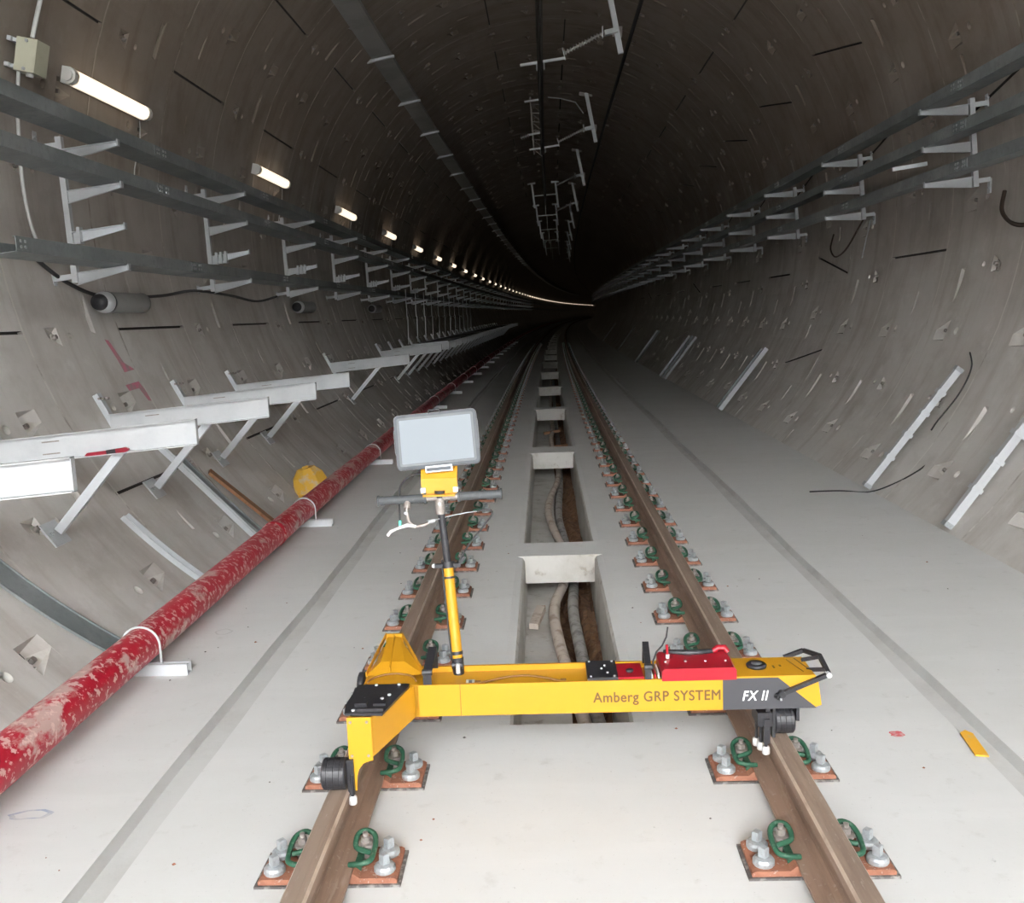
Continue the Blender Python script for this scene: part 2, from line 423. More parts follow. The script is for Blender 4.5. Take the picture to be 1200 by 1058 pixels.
# ---- floor slab with side grooves and the centre trough
TC = .03
OPEN = [(3.84, 6.68), (7.07, 11.78), (12.3, 17.2), (17.6, 22.4), (22.75, 28.0)]
d = 28.5
while d < 110: OPEN.append((d, d+5.2)); d += 5.6
mb = MB()
def gx(D): return .0
LX = -2.32; RX = 3.05
Ds = frange(PORTAL, 120, 1.5)+frange(125, 380, 6)
wob = lambda D, s: .008*math.sin(D*1.1+s)+.003*math.sin(D*4.3+s*2)
def strip(xa, za, xb, zb, m, wa=0, wb=0, Dl=None):
    Dl = Dl or Ds; n = len(Dl)
    vs = []
    for D in Dl:
        vs.append(P(xa+(wob(D, wa) if wa else 0), D, za)); vs.append(P(xb+(wob(D, wb) if wb else 0), D, zb))
    mb.add(vs, [(2*i, 2*i+1, 2*i+3, 2*i+2) for i in range(n-1)], m)
fineD = frange(PORTAL, 30, .3)+frange(31, 120, 1.5)+frange(125, 380, 6)
for (a, b, s1, s2) in ((-1.55, -1.415, 1, 2), (1.565, 1.69, 3, 4)):
    strip(a, 0, a+.012, -.045, 'groove', s1, s1, fineD); strip(a+.012, -.045, b-.02, -.038, 'groove', s1, s2, fineD); strip(b-.02, -.038, b, 0, 'groove', s2, s2, fineD)
strip(LX, 0, -1.55, 0, 'slab', 0, 1, fineD); strip(-1.415, 0, TC-.305, 0, 'slab', 2, 0, fineD)
strip(TC+.305, 0, 1.565, 0, 'slab', 0, 3, fineD); strip(1.69, 0, RX, 0, 'slab', 4, 0, fineD)
strip(LX, -.35, LX, 0, 'slab'); strip(-3.2, -.33, LX, -.35, 'trough')
# trough walls
for sgn in (-1, 1):
    a, b, c = TC+sgn*.305, TC+sgn*.298, TC+sgn*.25
    strip(a, 0, c+sgn*.012, -.012, 'slab'); strip(c+sgn*.012, -.012, c, -.035, 'trough'); strip(c, -.035, c-sgn*.015, -.62, 'trough')
floor = struct(build('floor', mb), 'pale concrete track slab with side grooves and centre trough')
prev = PORTAL
for i, (a, b) in enumerate(OPEN):
    m2 = MB()
    sk = .01
    Dl = frange(prev, a, 1.5)
    prof = [(TC-.306, .0004), (TC+.306, .0004), (TC+.27, -.20), (TC-.27, -.20)]
    m2.sweep(prof, Dl, 'trough')
    n_ = len(Dl); m2.add([P(X, D, .0009) for D in Dl for X in (TC-.306, TC+.306)], [(2*i, 2*i+1, 2*i+3, 2*i+2) for i in range(n_-1)], 'slab')
    build('cross_beam', m2, floor)
    prev = b
mb = MB(); mb.sweep([(TC-.306, .0004), (TC+.306, .0004), (TC+.27, -.2), (TC-.27, -.2)], frange(prev, 380, 6), 'slab'); build('cross_beam', mb, floor)
# trough bottom: pale ledge on the left, soil on the right
mb = MB(); Dl = frange(PORTAL, 36, .12); vs = []
for D in Dl: vs += [P(TC-.255, D, -.36), P(TC-.255, D, -.345+.008*math.sin(D*3)), P(TC+.0+.02*math.sin(D*1.7), D, -.35+.006*math.sin(D*4)), P(TC+.01+.02*math.sin(D*1.7), D, -.60)]
mb.add(vs, [(4*i+k, 4*i+4+k, 4*i+5+k, 4*i+1+k) for i in range(len(Dl)-1) for k in range(3)], 'trough')
Dl2 = frange(36, 380, 6)
mb.sweep([(TC-.25, -.35), (TC+.25, -.35)], Dl2, 'trough', closed=False)
build('trough_ledge', mb, floor)
mb = MB(); Dl = frange(PORTAL, 36, .06); nx = 9; vs = []
rnd = random.Random(3)
for D in Dl:
    for i in range(nx):
        X = TC-.01+.26*i/(nx-1); z = -.50+.05*(i/(nx-1))**2+.03*math.sin(D*2.3+i)+rnd.uniform(-.018, .022)+.06*max(0, math.sin(D*.9+1))*(i/(nx-1))
        vs.append(P(X, D, z))
mb.add(vs, [(j*nx+i, j*nx+i+1, (j+1)*nx+i+1, (j+1)*nx+i) for j in range(len(Dl)-1) for i in range(nx-1)], 'dirt')
stuff(build('soil', mb, floor))
mb = MB()
mb.add([(-40, -60, -.02), (40, -60, -.02), (40, PORTAL+.1, -.02), (-40, PORTAL+.1, -.02)], [(0, 1, 2, 3)], 'outside')
struct(build('floor_outside', mb), 'concrete ground outside the tunnel mouth')
# added unseen open-topped box behind the camera, its walls steer daylight from above
BH = 9.5; BX = 8.5; BY = -26.0; PF = J0-.02
mb = MB(); n = 48; vs = []
for i in range(n):
    t = 2*PI*(i+.5)/n; c, s_ = math.cos(t), math.sin(t)
    sc = min(BX/abs(c) if abs(c) > 1e-6 else 1e9, ((BH-CZ) if s_ > 0 else (CZ+.5))/abs(s_) if abs(s_) > 1e-6 else 1e9)
    vs += [(CX+4.06*c, PF, CZ+4.06*s_), (CX+sc*c, PF, CZ+sc*s_)]
mb.add(vs, [(2*i, 2*i+1, (2*i+3) % (2*n), (2*i+2) % (2*n)) for i in range(n)], 'outside'); struct(build('wall_portal', mb), 'added unseen headwall round the tunnel mouth')
mb = MB(); mb.box(-BX-.4, -BX, BY, PF, -.1, BH, 'outside'); struct(build('light_wall_left', mb), 'added unseen side wall of the box that shapes the daylight')
mb = MB(); mb.box(BX, BX+.4, BY, PF, -.1, BH, 'outside'); struct(build('light_wall_right', mb), 'added unseen side wall of the box that shapes the daylight')
mb = MB(); mb.box(-BX-.4, BX+.4, BY-.4, BY, -.1, BH, 'outside'); struct(build('light_wall_back', mb), 'added unseen end wall of the box that shapes the daylight')

# ================================================================== RAILS
def rail_prof(c):
    h = [(-.075, .03), (-.075, .042), (-.03, .052), (-.011, .072), (-.0095, .13), (-.016, .152), (-.034, .158), (-.036, .188), (-.029, .198), (-.012, .2005)]
    return [(c+x, z) for x, z in h]+[(c-x, z) for x, z in h[::-1]]
RC = .7535
for s_, nm in ((-1, 'left'), (1, 'right')):
    mb = MB(); Ds = frange(PORTAL, 60, .75)+frange(62, 380, 4)
    pr = rail_prof(s_*RC); n = len(pr); vs = [P(x, D, z) for D in Ds for x, z in pr]
    f1, f2, f3 = [], [], []
    for i in range(len(Ds)-1):
        for k in range(n):
            l = (k+1) % n
            (f3 if k in (7, 11) else f2 if k in (8, 9, 10) else f1).append((i*n+k, (i+1)*n+k, (i+1)*n+l, i*n+l))
    mb.add(vs, f1+[tuple(range(n))], 'rail'); mb.add(vs, f2, 'railhead'); mb.add(vs, f3, 'railedge')
    o = build('rail', mb)
    tag(o, 'brown rusty steel running rail on the %s side of the centre trough' % nm, 'rail', 'running rails')

# ---- rail fasteners
def clip_pts(s):     # local u away from the rail (+), v along, w up
    pts = [(.062, -.052, .050), (.100, -.058, .056), (.128, -.046, .060), (.134, -.010, .068), (.134, .030, .078), (.124, .058, .088), (.100, .070, .094), (.078, .060, .092), (.070, .038, .082), (.074, .012, .070), (.100, .002, .064), (.126, -.008, .062)]
    return [(s*u, v, w_) for u, v, w_ in pts]
def fast_parts():
    out = []
    mb = MB(); mb.box(-.226, .226, -.096, .096, 0, .008, 'pad'); out.append(('pad', mb))
    mb = MB(); mb.prism([(-.215, .008), (.215, .008), (.215, .020), (.205, .026), (.10, .026), (.082, .040), (.077, .040), (.075, .029), (-.075, .029), (-.077, .040), (-.082, .040), (-.10, .026), (-.205, .026), (-.215, .020)], -.088, .088, 'rust'); out.append(('base_plate', mb))
    for s in (-1, 1):
        mb = MB(); mb.tube(smoothp(clip_pts(s), 3), .0088, 'clip', 7); out.append(('spring_clip', mb))
        mb = MB(); T = Matrix.Translation((s*.101, .034, .03))
        mb.lathe([(.021, 0), (.021, .03), (.027, .036), (.027, .044), (.015, .046), (.015, .064), (.009, .066), (.009, .078)], 'boltdark', 8, T, False); out.append(('clip_bolt', mb))
        mb = MB(); mb.box(min(s*.077, s*.099), max(s*.077, s*.099), -.05, .05, .026, .046, 'clip'); out.append(('guide_plate', mb))
        for v in (-.046, .046):
            mb = MB(); T = Matrix.Translation((s*.172, v, .026))
            mb.lathe([(.032, 0), (.034, .004), (.034, .014), (.029, .021), (.02, .024)], 'bolt', 14, T, False)
            mb.lathe([(.0165, .022), (.0165, .052), (.014, .055)], 'bolt', 4, T, False); out.append(('anchor_bolt', mb))
    return out
FP = [(n, mb.mesh(n)) for n, mb in fast_parts()]
mb = MB()
mb.box(-.226, .226, -.096, .096, 0, .008, 'pad'); mb.box(-.215, .215, -.088, .088, .008, .026, 'rust')
for s in (-1, 1):
    mb.tube(clip_pts(s)[::2], .0085, 'clip', 4)
    mb.lathe([(.024, .03), (.015, .10)], 'boltdark', 6, Matrix.Translation((s*.101, .034, 0)), False)
    for v in (-.046, .046): mb.lathe([(.028, .026), (.024, .04), (.012, .05), (.012, .08)], 'bolt', 6, Matrix.Translation((s*.172, v, 0)), False)
me_fast_far = mb.mesh('rail_fastener')
F0 = 2.7+.09
for s_, nm in ((-1, 'left'), (1, 'right')):
    for n in range(-1, 84):
        D = F0+.6*n
        lab = 'rusty plate rail fastener with green clips under the %s rail, %s from the photo bottom' % (nm, ordn(n+2))
        if n == 0: lab = 'large rusty rail fastener with green clips, nearest complete one under the %s rail' % nm
        if n == -1: lab = 'rusty rail fastener under the %s rail just below the picture edge' % nm
        if n > 0: lab = 'rusty plate rail fastener with green clips, %s along the %s rail from the front' % (ordn(n+1), nm)
        mw = place(D, s_*RC, 0)
        g = 'rail fasteners along the %s rail' % nm
        if n < 34:
            t = thing('rail_fastener', lab, 'rail fastener', mw, g)
            for nn, me in FP: link(nn, me, t)
        else:
            o = link('rail_fastener', me_fast_far, None, mw); tag(o, lab, 'rail fastener', g)

# ================================================================== TRACK TROLLEY
def text_mesh(body, size, m, shear=0, extrude=.0006, offset=0, sx=1.0, spacing=1.0, bold=0):
    cu = bpy.data.curves.new('lettering', 'FONT'); cu.body = body; cu.size = size; cu.extrude = extrude; cu.shear = shear; cu.offset = offset; cu.space_character = spacing
    ob = bpy.data.objects.new('lettering', cu); COL.objects.link(ob)
    dg = bpy.context.evaluated_depsgraph_get(); dg.update()
    me = bpy.data.meshes.new_from_object(ob.evaluated_get(dg)); bpy.data.objects.remove(ob); bpy.data.curves.remove(cu)
    me.materials.clear(); me.materials.append(M[m])
    if bold:      # heavier strokes: the same outlines set again a hair to each side
        vs = [v.co.copy() for v in me.vertices]; fs = [tuple(p.vertices) for p in me.polygons]; V = []; Fc = []
        for kx, ky in ((-bold, 0), (bold, 0), (0, bold*.7), (0, -bold*.7)):
            o_ = len(V); V += [(v.x+kx, v.y+ky, v.z+.00002*len(V)/max(1, len(vs))) for v in vs]; Fc += [tuple(i+o_ for i in f) for f in fs]
        me2 = bpy.data.meshes.new('lettering'); me2.from_pydata(V, [], Fc); me2.materials.append(M[m]); me = me2
    xs = [v.co.x for v in me.vertices]
    for v in me.vertices: v.co.x *= sx
    me.name = 'lettering'
    return me, (min(xs)*sx, max(xs)*sx)
TR = thing('track_measuring_trolley', 'yellow and black track measuring trolley spanning both rails with a handlebar mast', 'trolley', place(3.2, 0, 0))
# local: x lateral, y along (0 = beam front face), z up
mb = MB()
Z0, Z1 = .325, .440
# open-topped beam: front and back plates, floor, sunken top
mb.box(-.545, .545, 0, .012, Z0, Z1, 'yellow'); mb.box(-.545, .545, .165, .177, Z0, Z1+.004, 'yellow'); mb.box(-.545, .545, .012, .165, Z0, Z0+.01, 'yellow')
mb.box(-.545, .545, .012, .165, Z1-.022, Z1-.016, 'yellow')
build('cross_beam', mb, TR)
mb = MB()  # right head block
mb.prism([(.545, Z0), (.86, Z0), (.885, Z0+.01), (.872, Z1-.012), (.862, Z1+.004), (.545, Z1+.004)], 0.0, .177, 'yellow')
build('end_block', mb, TR)
mb = MB(); mb.prism([(.545, Z0), (.868, Z0), (.735, Z1-.002), (.545, Z1-.002)], -.0015, 0.0006, 'charcoal'); build('dark_panel', mb, TR)['label'] = 'charcoal panel on the yellow beam'
mb = MB(); mb.box(-.3695, -.3675, -.0008, .012, Z0, Z1, 'textbrown'); mb.box(.072, .0735, -.0006, .012, Z0, Z1, 'yellow'); build('seam', mb, TR)
me, (a, b) = text_mesh('Amberg GRP SYSTEM', .052, 'textbrown', sx=1.0, spacing=1.08, bold=.0011)
k = (.537-.095)/(b-a)
for v in me.vertices: v.co.x = (v.co.x-a)*k
link('lettering', me, TR, Matrix.Translation((.095, -.0012, .363)) @ Matrix.Rotation(PI/2, 4, 'X'))
me, (a, b) = text_mesh('FX II', .050, 'textwhite', shear=.25, bold=.0009, spacing=1.1)
k = .090/(b-a)
for v in me.vertices: v.co.x = (v.co.x-a)*k
link('lettering', me, TR, Matrix.Translation((.612, -.0028, .358)) @ Matrix.Rotation(PI/2, 4, 'X'))
# left side frame, in plan it runs towards the camera and away from it over the left rail
def arm(prof_a, prof_b, ya, yb, m):     # hexahedron between two rectangles (x0,x1,z0,z1)
    (x0, x1, z0, z1), (X0, X1, Z0_, Z1_) = prof_a, prof_b
    v = [(x0, ya, z0), (x1, ya, z0), (x1, ya, z1), (x0, ya, z1), (X0, yb, Z0_), (X1, yb, Z0_), (X1, yb, Z1_), (X0, yb, Z1_)]
    return v, [(0, 1, 2, 3), (7, 6, 5, 4), (0, 4, 5, 1), (1, 5, 6, 2), (2, 6, 7, 3), (3, 7, 4, 0)]
mb = MB()
t_ = .010
def plate4(p, th, m):      # quad plate with thickness along its normal
    p = [Vector(q) for q in p]; nrm = (p[1]-p[0]).cross(p[2]-p[0]).normalized()*th
    v = p+[q+nrm for q in p]
    mb.add(v, [(0, 1, 2, 3), (7, 6, 5, 4), (0, 4, 5, 1), (1, 5, 6, 2), (2, 6, 7, 3), (3, 7, 4, 0)], m)
yF = -.255
# inner skin of the forward arm (slants from the beam end to the end plate) and outer skin
plate4([(-.640, yF, .305), (-.535, .0, Z0), (-.535, .0, Z1), (-.640, yF, .440)], .006, 'yellow')
plate4([(-.705, yF, .305), (-.705, .177, Z0), (-.705, .177, Z1), (-.705, yF, .440)], -.006, 'yellow')
plate4([(-.705, yF, .307), (-.64, yF, .307), (-.535, 0, Z0+.002), (-.705, 0, Z0+.002)], .006, 'yellow')
build('forward_arm', mb, TR)
mb = MB()  # end plate with the concave cut round the wheel
prof = [(-.715, .190), (-.695, .190), (-.692, .235), (-.685, .262), (-.668, .284), (-.645, .292), (-.636, .292), (-.636, .440), (-.715, .440)]
mb.prism(prof, yF-.008, yF, 'yellow'); build('end_plate', mb, TR)
for (x, z) in ((-.704, .425), (-.650, .425), (-.704, .31), (-.650, .31)):
    m2 = MB(); m2.cyl((x, yF-.008, z), (x, yF-.0105, z), .005, 'boltdark', 8); build('screw', m2, TR)
mb = MB()  # black deck over the forward arm
mb.add([(-.725, -.245, .448), (-.60, -.252, .448), (-.545, -.03, .448), (-.545, .0, .448), (-.725, .0, .448), (-.735, -.17, .448),
        (-.725, -.245, .440), (-.60, -.252, .440), (-.545, -.03, .440), (-.545, .0, .440), (-.725, .0, .440), (-.735, -.17, .440)],
       [(0, 1, 2, 3, 4, 5), (6, 7, 1, 0), (7, 8, 2, 1), (8, 9, 3, 2), (9, 10, 4, 3), (10, 11, 5, 4), (11, 6, 0, 5)], 'black')
mb2 = MB(); mb2.box(-.69, -.60, -.235, -.225, .448, .458, 'black'); mb2.box(-.70, -.66, -.2, -.15, .448, .462, 'black'); mb2.box(-.64, -.6, -.19, -.16, .448, .456, 'black')
dk = build('black_deck', mb, TR)
build('latch_block', mb2, dk)
for (x, y) in ((-.70, -.225), (-.61, -.225), (-.68, -.13), (-.62, -.13), (-.66, -.01), (-.58, -.01), (-.60, -.10)):
    m2 = MB(); m2.lathe([(.006, .448), (.006, .452), (.003, .453)], 'galv', 8, Matrix.Translation((x, y, 0)), False); build('screw', m2, dk)
# rearward arm: trapezoidal housing
mb = MB()
yB = .40
v, f = arm((-.705, -.515, Z0, Z1+.002), (-.705, -.63, .31, Z1+.002), .0, yB, 'yellow'); mb.add(v, f, 'yellow')
build('rear_arm', mb, TR)
mb = MB()      # raised hood with sloping flanks on the rear arm
v = [(-.715, .095, .443), (-.505, .095, .443), (-.62, .395, .443), (-.695, .395, .443), (-.672, .16, .470), (-.585, .16, .470), (-.632, .375, .490), (-.68, .375, .490)]
mb.add(v, [(0, 1, 5, 4), (1, 2, 6, 5), (2, 3, 7, 6), (3, 0, 4, 7), (4, 5, 6, 7)], 'yellow')
mb.bar((-.715, .095, .447), (-.688, .398, .492), .004, .016, 'yellow', up=(0, 0, 1)); mb.bar((-.505, .095, .447), (-.626, .398, .492), .004, .016, 'yellow', up=(0, 0, 1))
mb.bar((-.63, .10, .462), (-.655, .385, .492), .004, .016, 'yellow', up=(0, 0, 1))
mb.box(-.69, -.622, .392, .402, .31, .496, 'yellow')
build('rear_hood', mb, TR)
mb = MB(); arc = [(-.61+.085*math.cos(t), .01+.082*math.sin(t), .450) for t in [math.radians(5+170*i/20) for i in range(21)]]
mb.tube(arc, .0035, 'cable_brown', 6); build('cable_loop', mb, TR)
# wheels
def wheel(x0, x1, y, zc, r, nm='wheel'):
    m2 = MB(); n = 32; c = (x0+x1)/2
    T = Matrix.Translation((x0, y, zc)) @ Matrix.Rotation(PI/2, 4, 'Y'); L = x1-x0
    m2.lathe([(r*.55, 0), (r*.9, .001), (r, .006), (r, L*.22), (r*.96, L*.23), (r*.96, L*.26), (r, L*.27), (r, L*.5), (r*.97, L*.51), (r*.97, L*.53), (r, L*.54), (r, L*.75), (r*.97, L*.76), (r*.97, L*.78), (r, L*.79), (r, L-.006), (r*.9, L-.001), (r*.5, L)], 'black', n, T, False)
    o = build(nm, m2, TR)
    m3 = MB(); m3.lathe([(.016, -.004), (.016, .002), (.012, .003)], 'boltdark', 8, T); m3.cyl((x0-.004, y, zc), (x1+.02, y, zc), .008, 'boltdark', 8); build('axle', m3, o)
wheel(-.802, -.722, -.265, .252, .051)
wheel(-.815, -.765, .245, .252, .051); wheel(-.79, -.745, .33, .252, .051)
wheel(.735, .808, .085, .249, .049)
for (y, z, rr) in ((.155, .385, .048), (.065, .365, .045)):
    m2 = MB(); m2.lathe([(rr*.8, 0), (rr, .004), (rr, .022), (rr*.8, .026)], 'black', 24, Matrix.Translation((-.757, y, z)) @ Matrix.Rotation(PI/2, 4, 'Y')); m2.lathe([(.012, -.006), (.012, 0)], 'boltdark', 8, Matrix.Translation((-.757, y, z)) @ Matrix.Rotation(PI/2, 4, 'Y')); build('side_roller', m2, TR)
mb = MB(); mb.box(.70, .715, .03, .15, .24, Z0, 'black'); mb.box(.726, .736, .04, .14, .2, Z0, 'black'); mb.box(.812, .822, .05, .15, .255, Z0, 'black'); mb.box(.70, .822, .05, .15, .31, Z0, 'black')
build('wheel_fork', mb, TR)
mb = MB(); mb.box(-.722, -.700, -.275, -.225, .182, .30, 'black'); build('roller_arm', mb, TR)
for (x, y) in ((-.708, -.275), (.698, .02), (.688, .055), (.680, .09)):
    m2 = MB(); m2.lathe([(.012, .150), (.014, .154), (.014, .172), (.011, .178)], 'white', 12, Matrix.Translation((x, y, .0))); m2.cyl((x, y, .178), (x, y, .25), .006, 'black', 8); build('guide_roller', m2, TR)['label'] = 'white roller against the rail head'
mb = MB(); mb.box(.67, .72, .02, .12, .25, .30, 'black'); mb.box(.69, .71, .01, .03, .19, .28, 'black'); build('roller_bracket', mb, TR)
# folding black handles across the beam
for (x0, x1) in ((-.497, -.468), (.278, .300)):
    m2 = MB(); xm = (x0+x1)/2; ww = x1-x0
    m2.bar((xm, .007, Z1+.0005), (xm, .008, .485), ww, .010, 'black', up=(0, 1, 0)); m2.bar((xm, .008, .482), (xm+.006, .150, .520), ww, .014, 'black', up=(0, 0, 1)); m2.bar((xm+.006, .150, .522), (xm+.006, .168, Z1), ww, .010, 'black', up=(0, 1, 0))
    m2.cyl((xm-.6*ww, .008, .484), (xm+.6*ww, .008, .484), .011, 'black', 10)
    build('carrying_handle', m2, TR)
# red electronics cover
mb = MB()
mb.prism([(.335, .436), (.592, .436), (.592, .470), (.583, .480), (.344, .480), (.335, .470)], -.006, .165, 'red')
rc = build('red_cover', mb, TR)
mb = MB(); pts = [(.36+.2*i/12, .155-.018*math.sin(PI*i/12), .486-.002*math.sin(PI*i/12)) for i in range(13)]
mb.tube(pts, [.006+.007*math.sin(PI*i/12) for i in range(13)], 'black', 8)
build('cover_handle', mb, rc)
mb = MB(); mb.tube([(.535, .15, .482), (.555, .155, .494), (.58, .155, .494), (.59, .15, .478)], .012, 'red', 8); build('cover_rim', mb, rc)
for i in range(4):
    for y in (-.004,):
        m2 = MB(); x = .355+.07*i; m2.lathe([(.004, .480), (.004, .483)], 'galv', 8, Matrix.Translation((x, .06, 0)), False); build('screw', m2, rc)
mb = MB(); mb.box(.185, .275, .02, .155, .425, .444, 'red'); mb.lathe([(.012, .444), (.014, .452), (.009, .455)], 'black', 12, Matrix.Translation((.23, .07, 0))); build('red_socket_plate', mb, TR)
mb = MB(); mb.box(.078, .185, .006, .172, .425, .450, 'black'); bp = build('black_junction_plate', mb, TR)
for (x, y) in ((.09, .015), (.172, .015), (.09, .16), (.172, .16), (.131, .09), (.15, .05), (.145, .12)):
    m2 = MB(); m2.lathe([(.004, .450), (.004, .454)], 'galv', 8, Matrix.Translation((x, y, 0)), False); build('screw', m2, bp)
mb = MB()
for i in range(3): mb.box(.300+.012*i, .306+.012*i, .02, .12, .436, .452, 'white' if i != 1 else 'red')
mb.box(.292, .332, .01, .14, .425, .437, 'yellow'); build('connector_block', mb, TR)
mb = MB(); mb.tube([(.312, .07, .45), (.316, .09, .475), (.33, .11, .50), (.352, .12, .52), (.368, .125, .55), (.374, .13, .585)], .0032, 'cable', 6); build('antenna_lead', mb, TR)
mb = MB(); mb.cyl((.368, .10, .478), (.366, .10, .53), .005, 'red', 8); mb.cyl((.368, .10, .47), (.368, .10, .495), .007, 'white', 8); build('antenna', mb, TR)['label'] = 'short red and white antenna'
mb = MB(); mb.lathe([(.034, .444), (.036, .452), (.030, .458), (.022, .456)], 'black', 20, Matrix.Translation((.680, .09, 0))); mb.lathe([(.019, .455), (.017, .461)], 'grip', 16, Matrix.Translation((.680, .09, 0))); build('round_button', mb, TR)
mb = MB(); mb.box(.735, .742, .07, .095, .4445, .4455, 'textbrown'); mb.box(.76, .767, .085, .10, .4445, .4455, 'textbrown'); mb.bar((.80, .15, .4452), (.83, .03, .4452), .003, .001, 'textbrown', up=(0, 0, 1)); mb.bar((.83, .16, .4452), (.855, .05, .4452), .004, .001, 'textbrown', up=(0, 0, 1)); build('printed_marks', mb, TR)
mb = MB()   # right end handle frame
mb.bar((.745, -.012, .383), (.905, -.012, .450), .014, .016, 'black', up=(0, 1, 0)); mb.bar((.905, -.012, .450), (.905, .10, .475), .014, .014, 'black', up=(0, 0, 1)); mb.bar((.905, .10, .475), (.87, .185, .465), .014, .014, 'black', up=(0, 0, 1)); mb.bar((.87, .185, .465), (.80, .185, .44), .014, .014, 'black', up=(0, 1, 0))
mb.bar((.905, .02, .455), (.85, .06, .44), .012, .012, 'black', up=(0, 0, 1)); mb.bar((.905, .095, .473), (.85, .13, .45), .012, .012, 'black', up=(0, 0, 1))
mb.cyl((.745, -.024, .383), (.745, .0, .383), .012, 'black', 12); mb.cyl((.903, -.026, .450), (.903, -.002, .450), .009, 'galv', 12)
build('end_handle', mb, TR)
mb = MB(); mb.cyl((.728, -.002, .374), (.736, -.014, .372), .010, 'black', 10); mb.cyl((.742, -.012, .366), (.742, -.018, .362), .004, 'galv', 8); build('lock_pin', mb, TR)
mb = MB(); mb.box(-.352, -.322, .02, .075, Z1-.016, Z1-.012, 'white')
for i in range(5): mb.box(-.342, -.330, .028+.009*i, .032+.009*i, Z1-.012, Z1-.0112, 'cable')
build('paper_label', mb, TR)['label'] = 'small white sticker'
mb = MB(); mb.tube([(-.30, .03, .432)]+[(-.29+.27*i/10, .035+.045*math.sin(PI*i/10), .432+.004*math.sin(PI*i/10)) for i in range(11)]+[(-.01, .03, .432)], .0035, 'cable_brown', 6)
mb.box(-.318, -.298, .02, .04, .426, .438, 'cable_brown'); mb.box(-.016, .004, .02, .04, .426, .438, 'cable_brown'); build('brown_cable', mb, TR)
# side logo on the forward arm
me, (a, b) = text_mesh('AMBERG', .022, 'textblack', bold=.0005)
dx = Vector((-.535+.640, .255, 0)).normalized(); zz = Vector((0, 0, 1)); nn = dx.cross(zz)
base_p = Vector((-.640, yF, .0))+dx*.115
def onarm(s_, z): p = Vector((-.640, yF, 0))+dx*s_+nn*.0022; return Matrix(((dx.x, 0, nn.x, p.x), (dx.y, 0, nn.y, p.y), (0, 1, 0, z), (0, 0, 0, 1)))
link('lettering', me, TR, onarm(.115, .400))
me, _ = text_mesh('TECHNOLOGIES', .009, 'textblack', offset=.0003); link('lettering', me, TR, onarm(.115, .388))
mb = MB(); T = onarm(.065, .385)
mb.add([(0, 0, 0), (.008, 0, 0), (.012, .02, 0), (.012, .034, 0)], [(0, 1, 2, 3)], 'textblack', T=T)
mb.add([(.016, .012, 0), (.016, .034, 0), (.024, .034, 0), (.024, .018, 0)], [(0, 3, 2, 1)], 'textblack', T=T)
mb.add([(.027, 0, 0), (.036, 0, 0), (.036, .034, 0), (.027, .034, 0)], [(0, 1, 2, 3)], 'textblack', T=T)
build('emblem', mb, TR)
# mast
def L(X, D, z): return Vector((X, D-3.2, z))
p0 = L(-.385, 3.345, .42); p1 = L(-.412, 3.41, .805); p2 = L(-.432, 3.42, 1.035)
mb = MB(); mb.cyl(p0, p0.lerp(p1, .16), .020, 'black', 12, .023); mb.tube([p0.lerp(p1, .10)+Vector((-.02, -.012, 0)), p0.lerp(p1, .10)+Vector((.02, -.012, 0))], .014, 'black', 10); mb.cyl(p0+Vector((0, -.024, .015)), p0+Vector((0, -.022, .05)), .008, 'galv', 8); build('mast_base', mb, TR)
mb = MB(); mb.cyl(p0.lerp(p1, .14), p1, .0205, 'yellow', 16, .0185); build('mast_tube', mb, TR)
mb = MB(); a_ = p0.lerp(p1, .19); mb.cyl(a_, a_+(p1-p0).normalized()*.012, .0225, 'black', 14); a_ = p0.lerp(p1, .9); mb.cyl(a_, a_+(p1-p0).normalized()*.008, .0215, 'black', 14); build('strap', mb, TR)
mb = MB(); mb.tube([p0+Vector((-.022, -.01, .06)), p0.lerp(p1, .5)+Vector((-.021, -.006, 0)), p1+Vector((-.022, -.004, -.01)), p1+Vector((-.022, 0, .03))], .0035, 'cable', 6); build('mast_cable', mb, TR)
mb = MB(); mb.cyl(p1, p1+(p1-p0).normalized()*.022, .025, 'black', 14); mb.bar(p1+Vector((-.05, -.01, .01)), p1+Vector((.045, 0, .01)), .014, .018, 'black'); mb.bar(p1+Vector((.04, 0, .012)), p1+Vector((.06, .015, .035)), .010, .012, 'black'); mb.cyl(p1+Vector((-.052, -.018, .012)), p1+Vector((-.052, .002, .012)), .007, 'galv', 8); build('height_clamp', mb, TR)
mb = MB(); mb.cyl(p1, p2, .0135, 'black', 14); build('upper_mast', mb, TR)
hl = L(-.660, 3.42, 1.058); hr = L(-.205, 3.42, 1.072); dh = (hr-hl)
mb = MB(); mb.cyl(hl.lerp(hr, .05), hr.lerp(hl, .05), .0125, 'boltdark', 14); mb.cyl(p2+Vector((0, 0, -.03)), p2+Vector((0, 0, .03)), .018, 'boltdark', 12); mb.cyl(p2+Vector((0, -.02, .01)), p2+Vector((0, -.014, .01)), .006, 'bolt', 8); build('handlebar', mb, TR)
for (a, b) in ((0, .40), (1, .64)):
    m2 = MB(); A = hl.lerp(hr, a); B = hl.lerp(hr, b); e = (B-A).normalized()
    LL = (B-A).length
    m2.tube([A, A+e*.006, A+e*.007, A+e*.02, A+e*.021, B-e*.012, B-e*.011, B-e*.002], [.020, .021, .0165, .0165, .0155, .0165, .021, .020], 'grip', 14, smooth=False)
    build('rubber_grip', m2, TR)
mb = MB()
q = [L(-.55, 3.40, 1.045), L(-.552, 3.395, 1.02), L(-.545, 3.39, .985), L(-.52, 3.39, .965), L(-.485, 3.39, .972), L(-.46, 3.40, .985)]
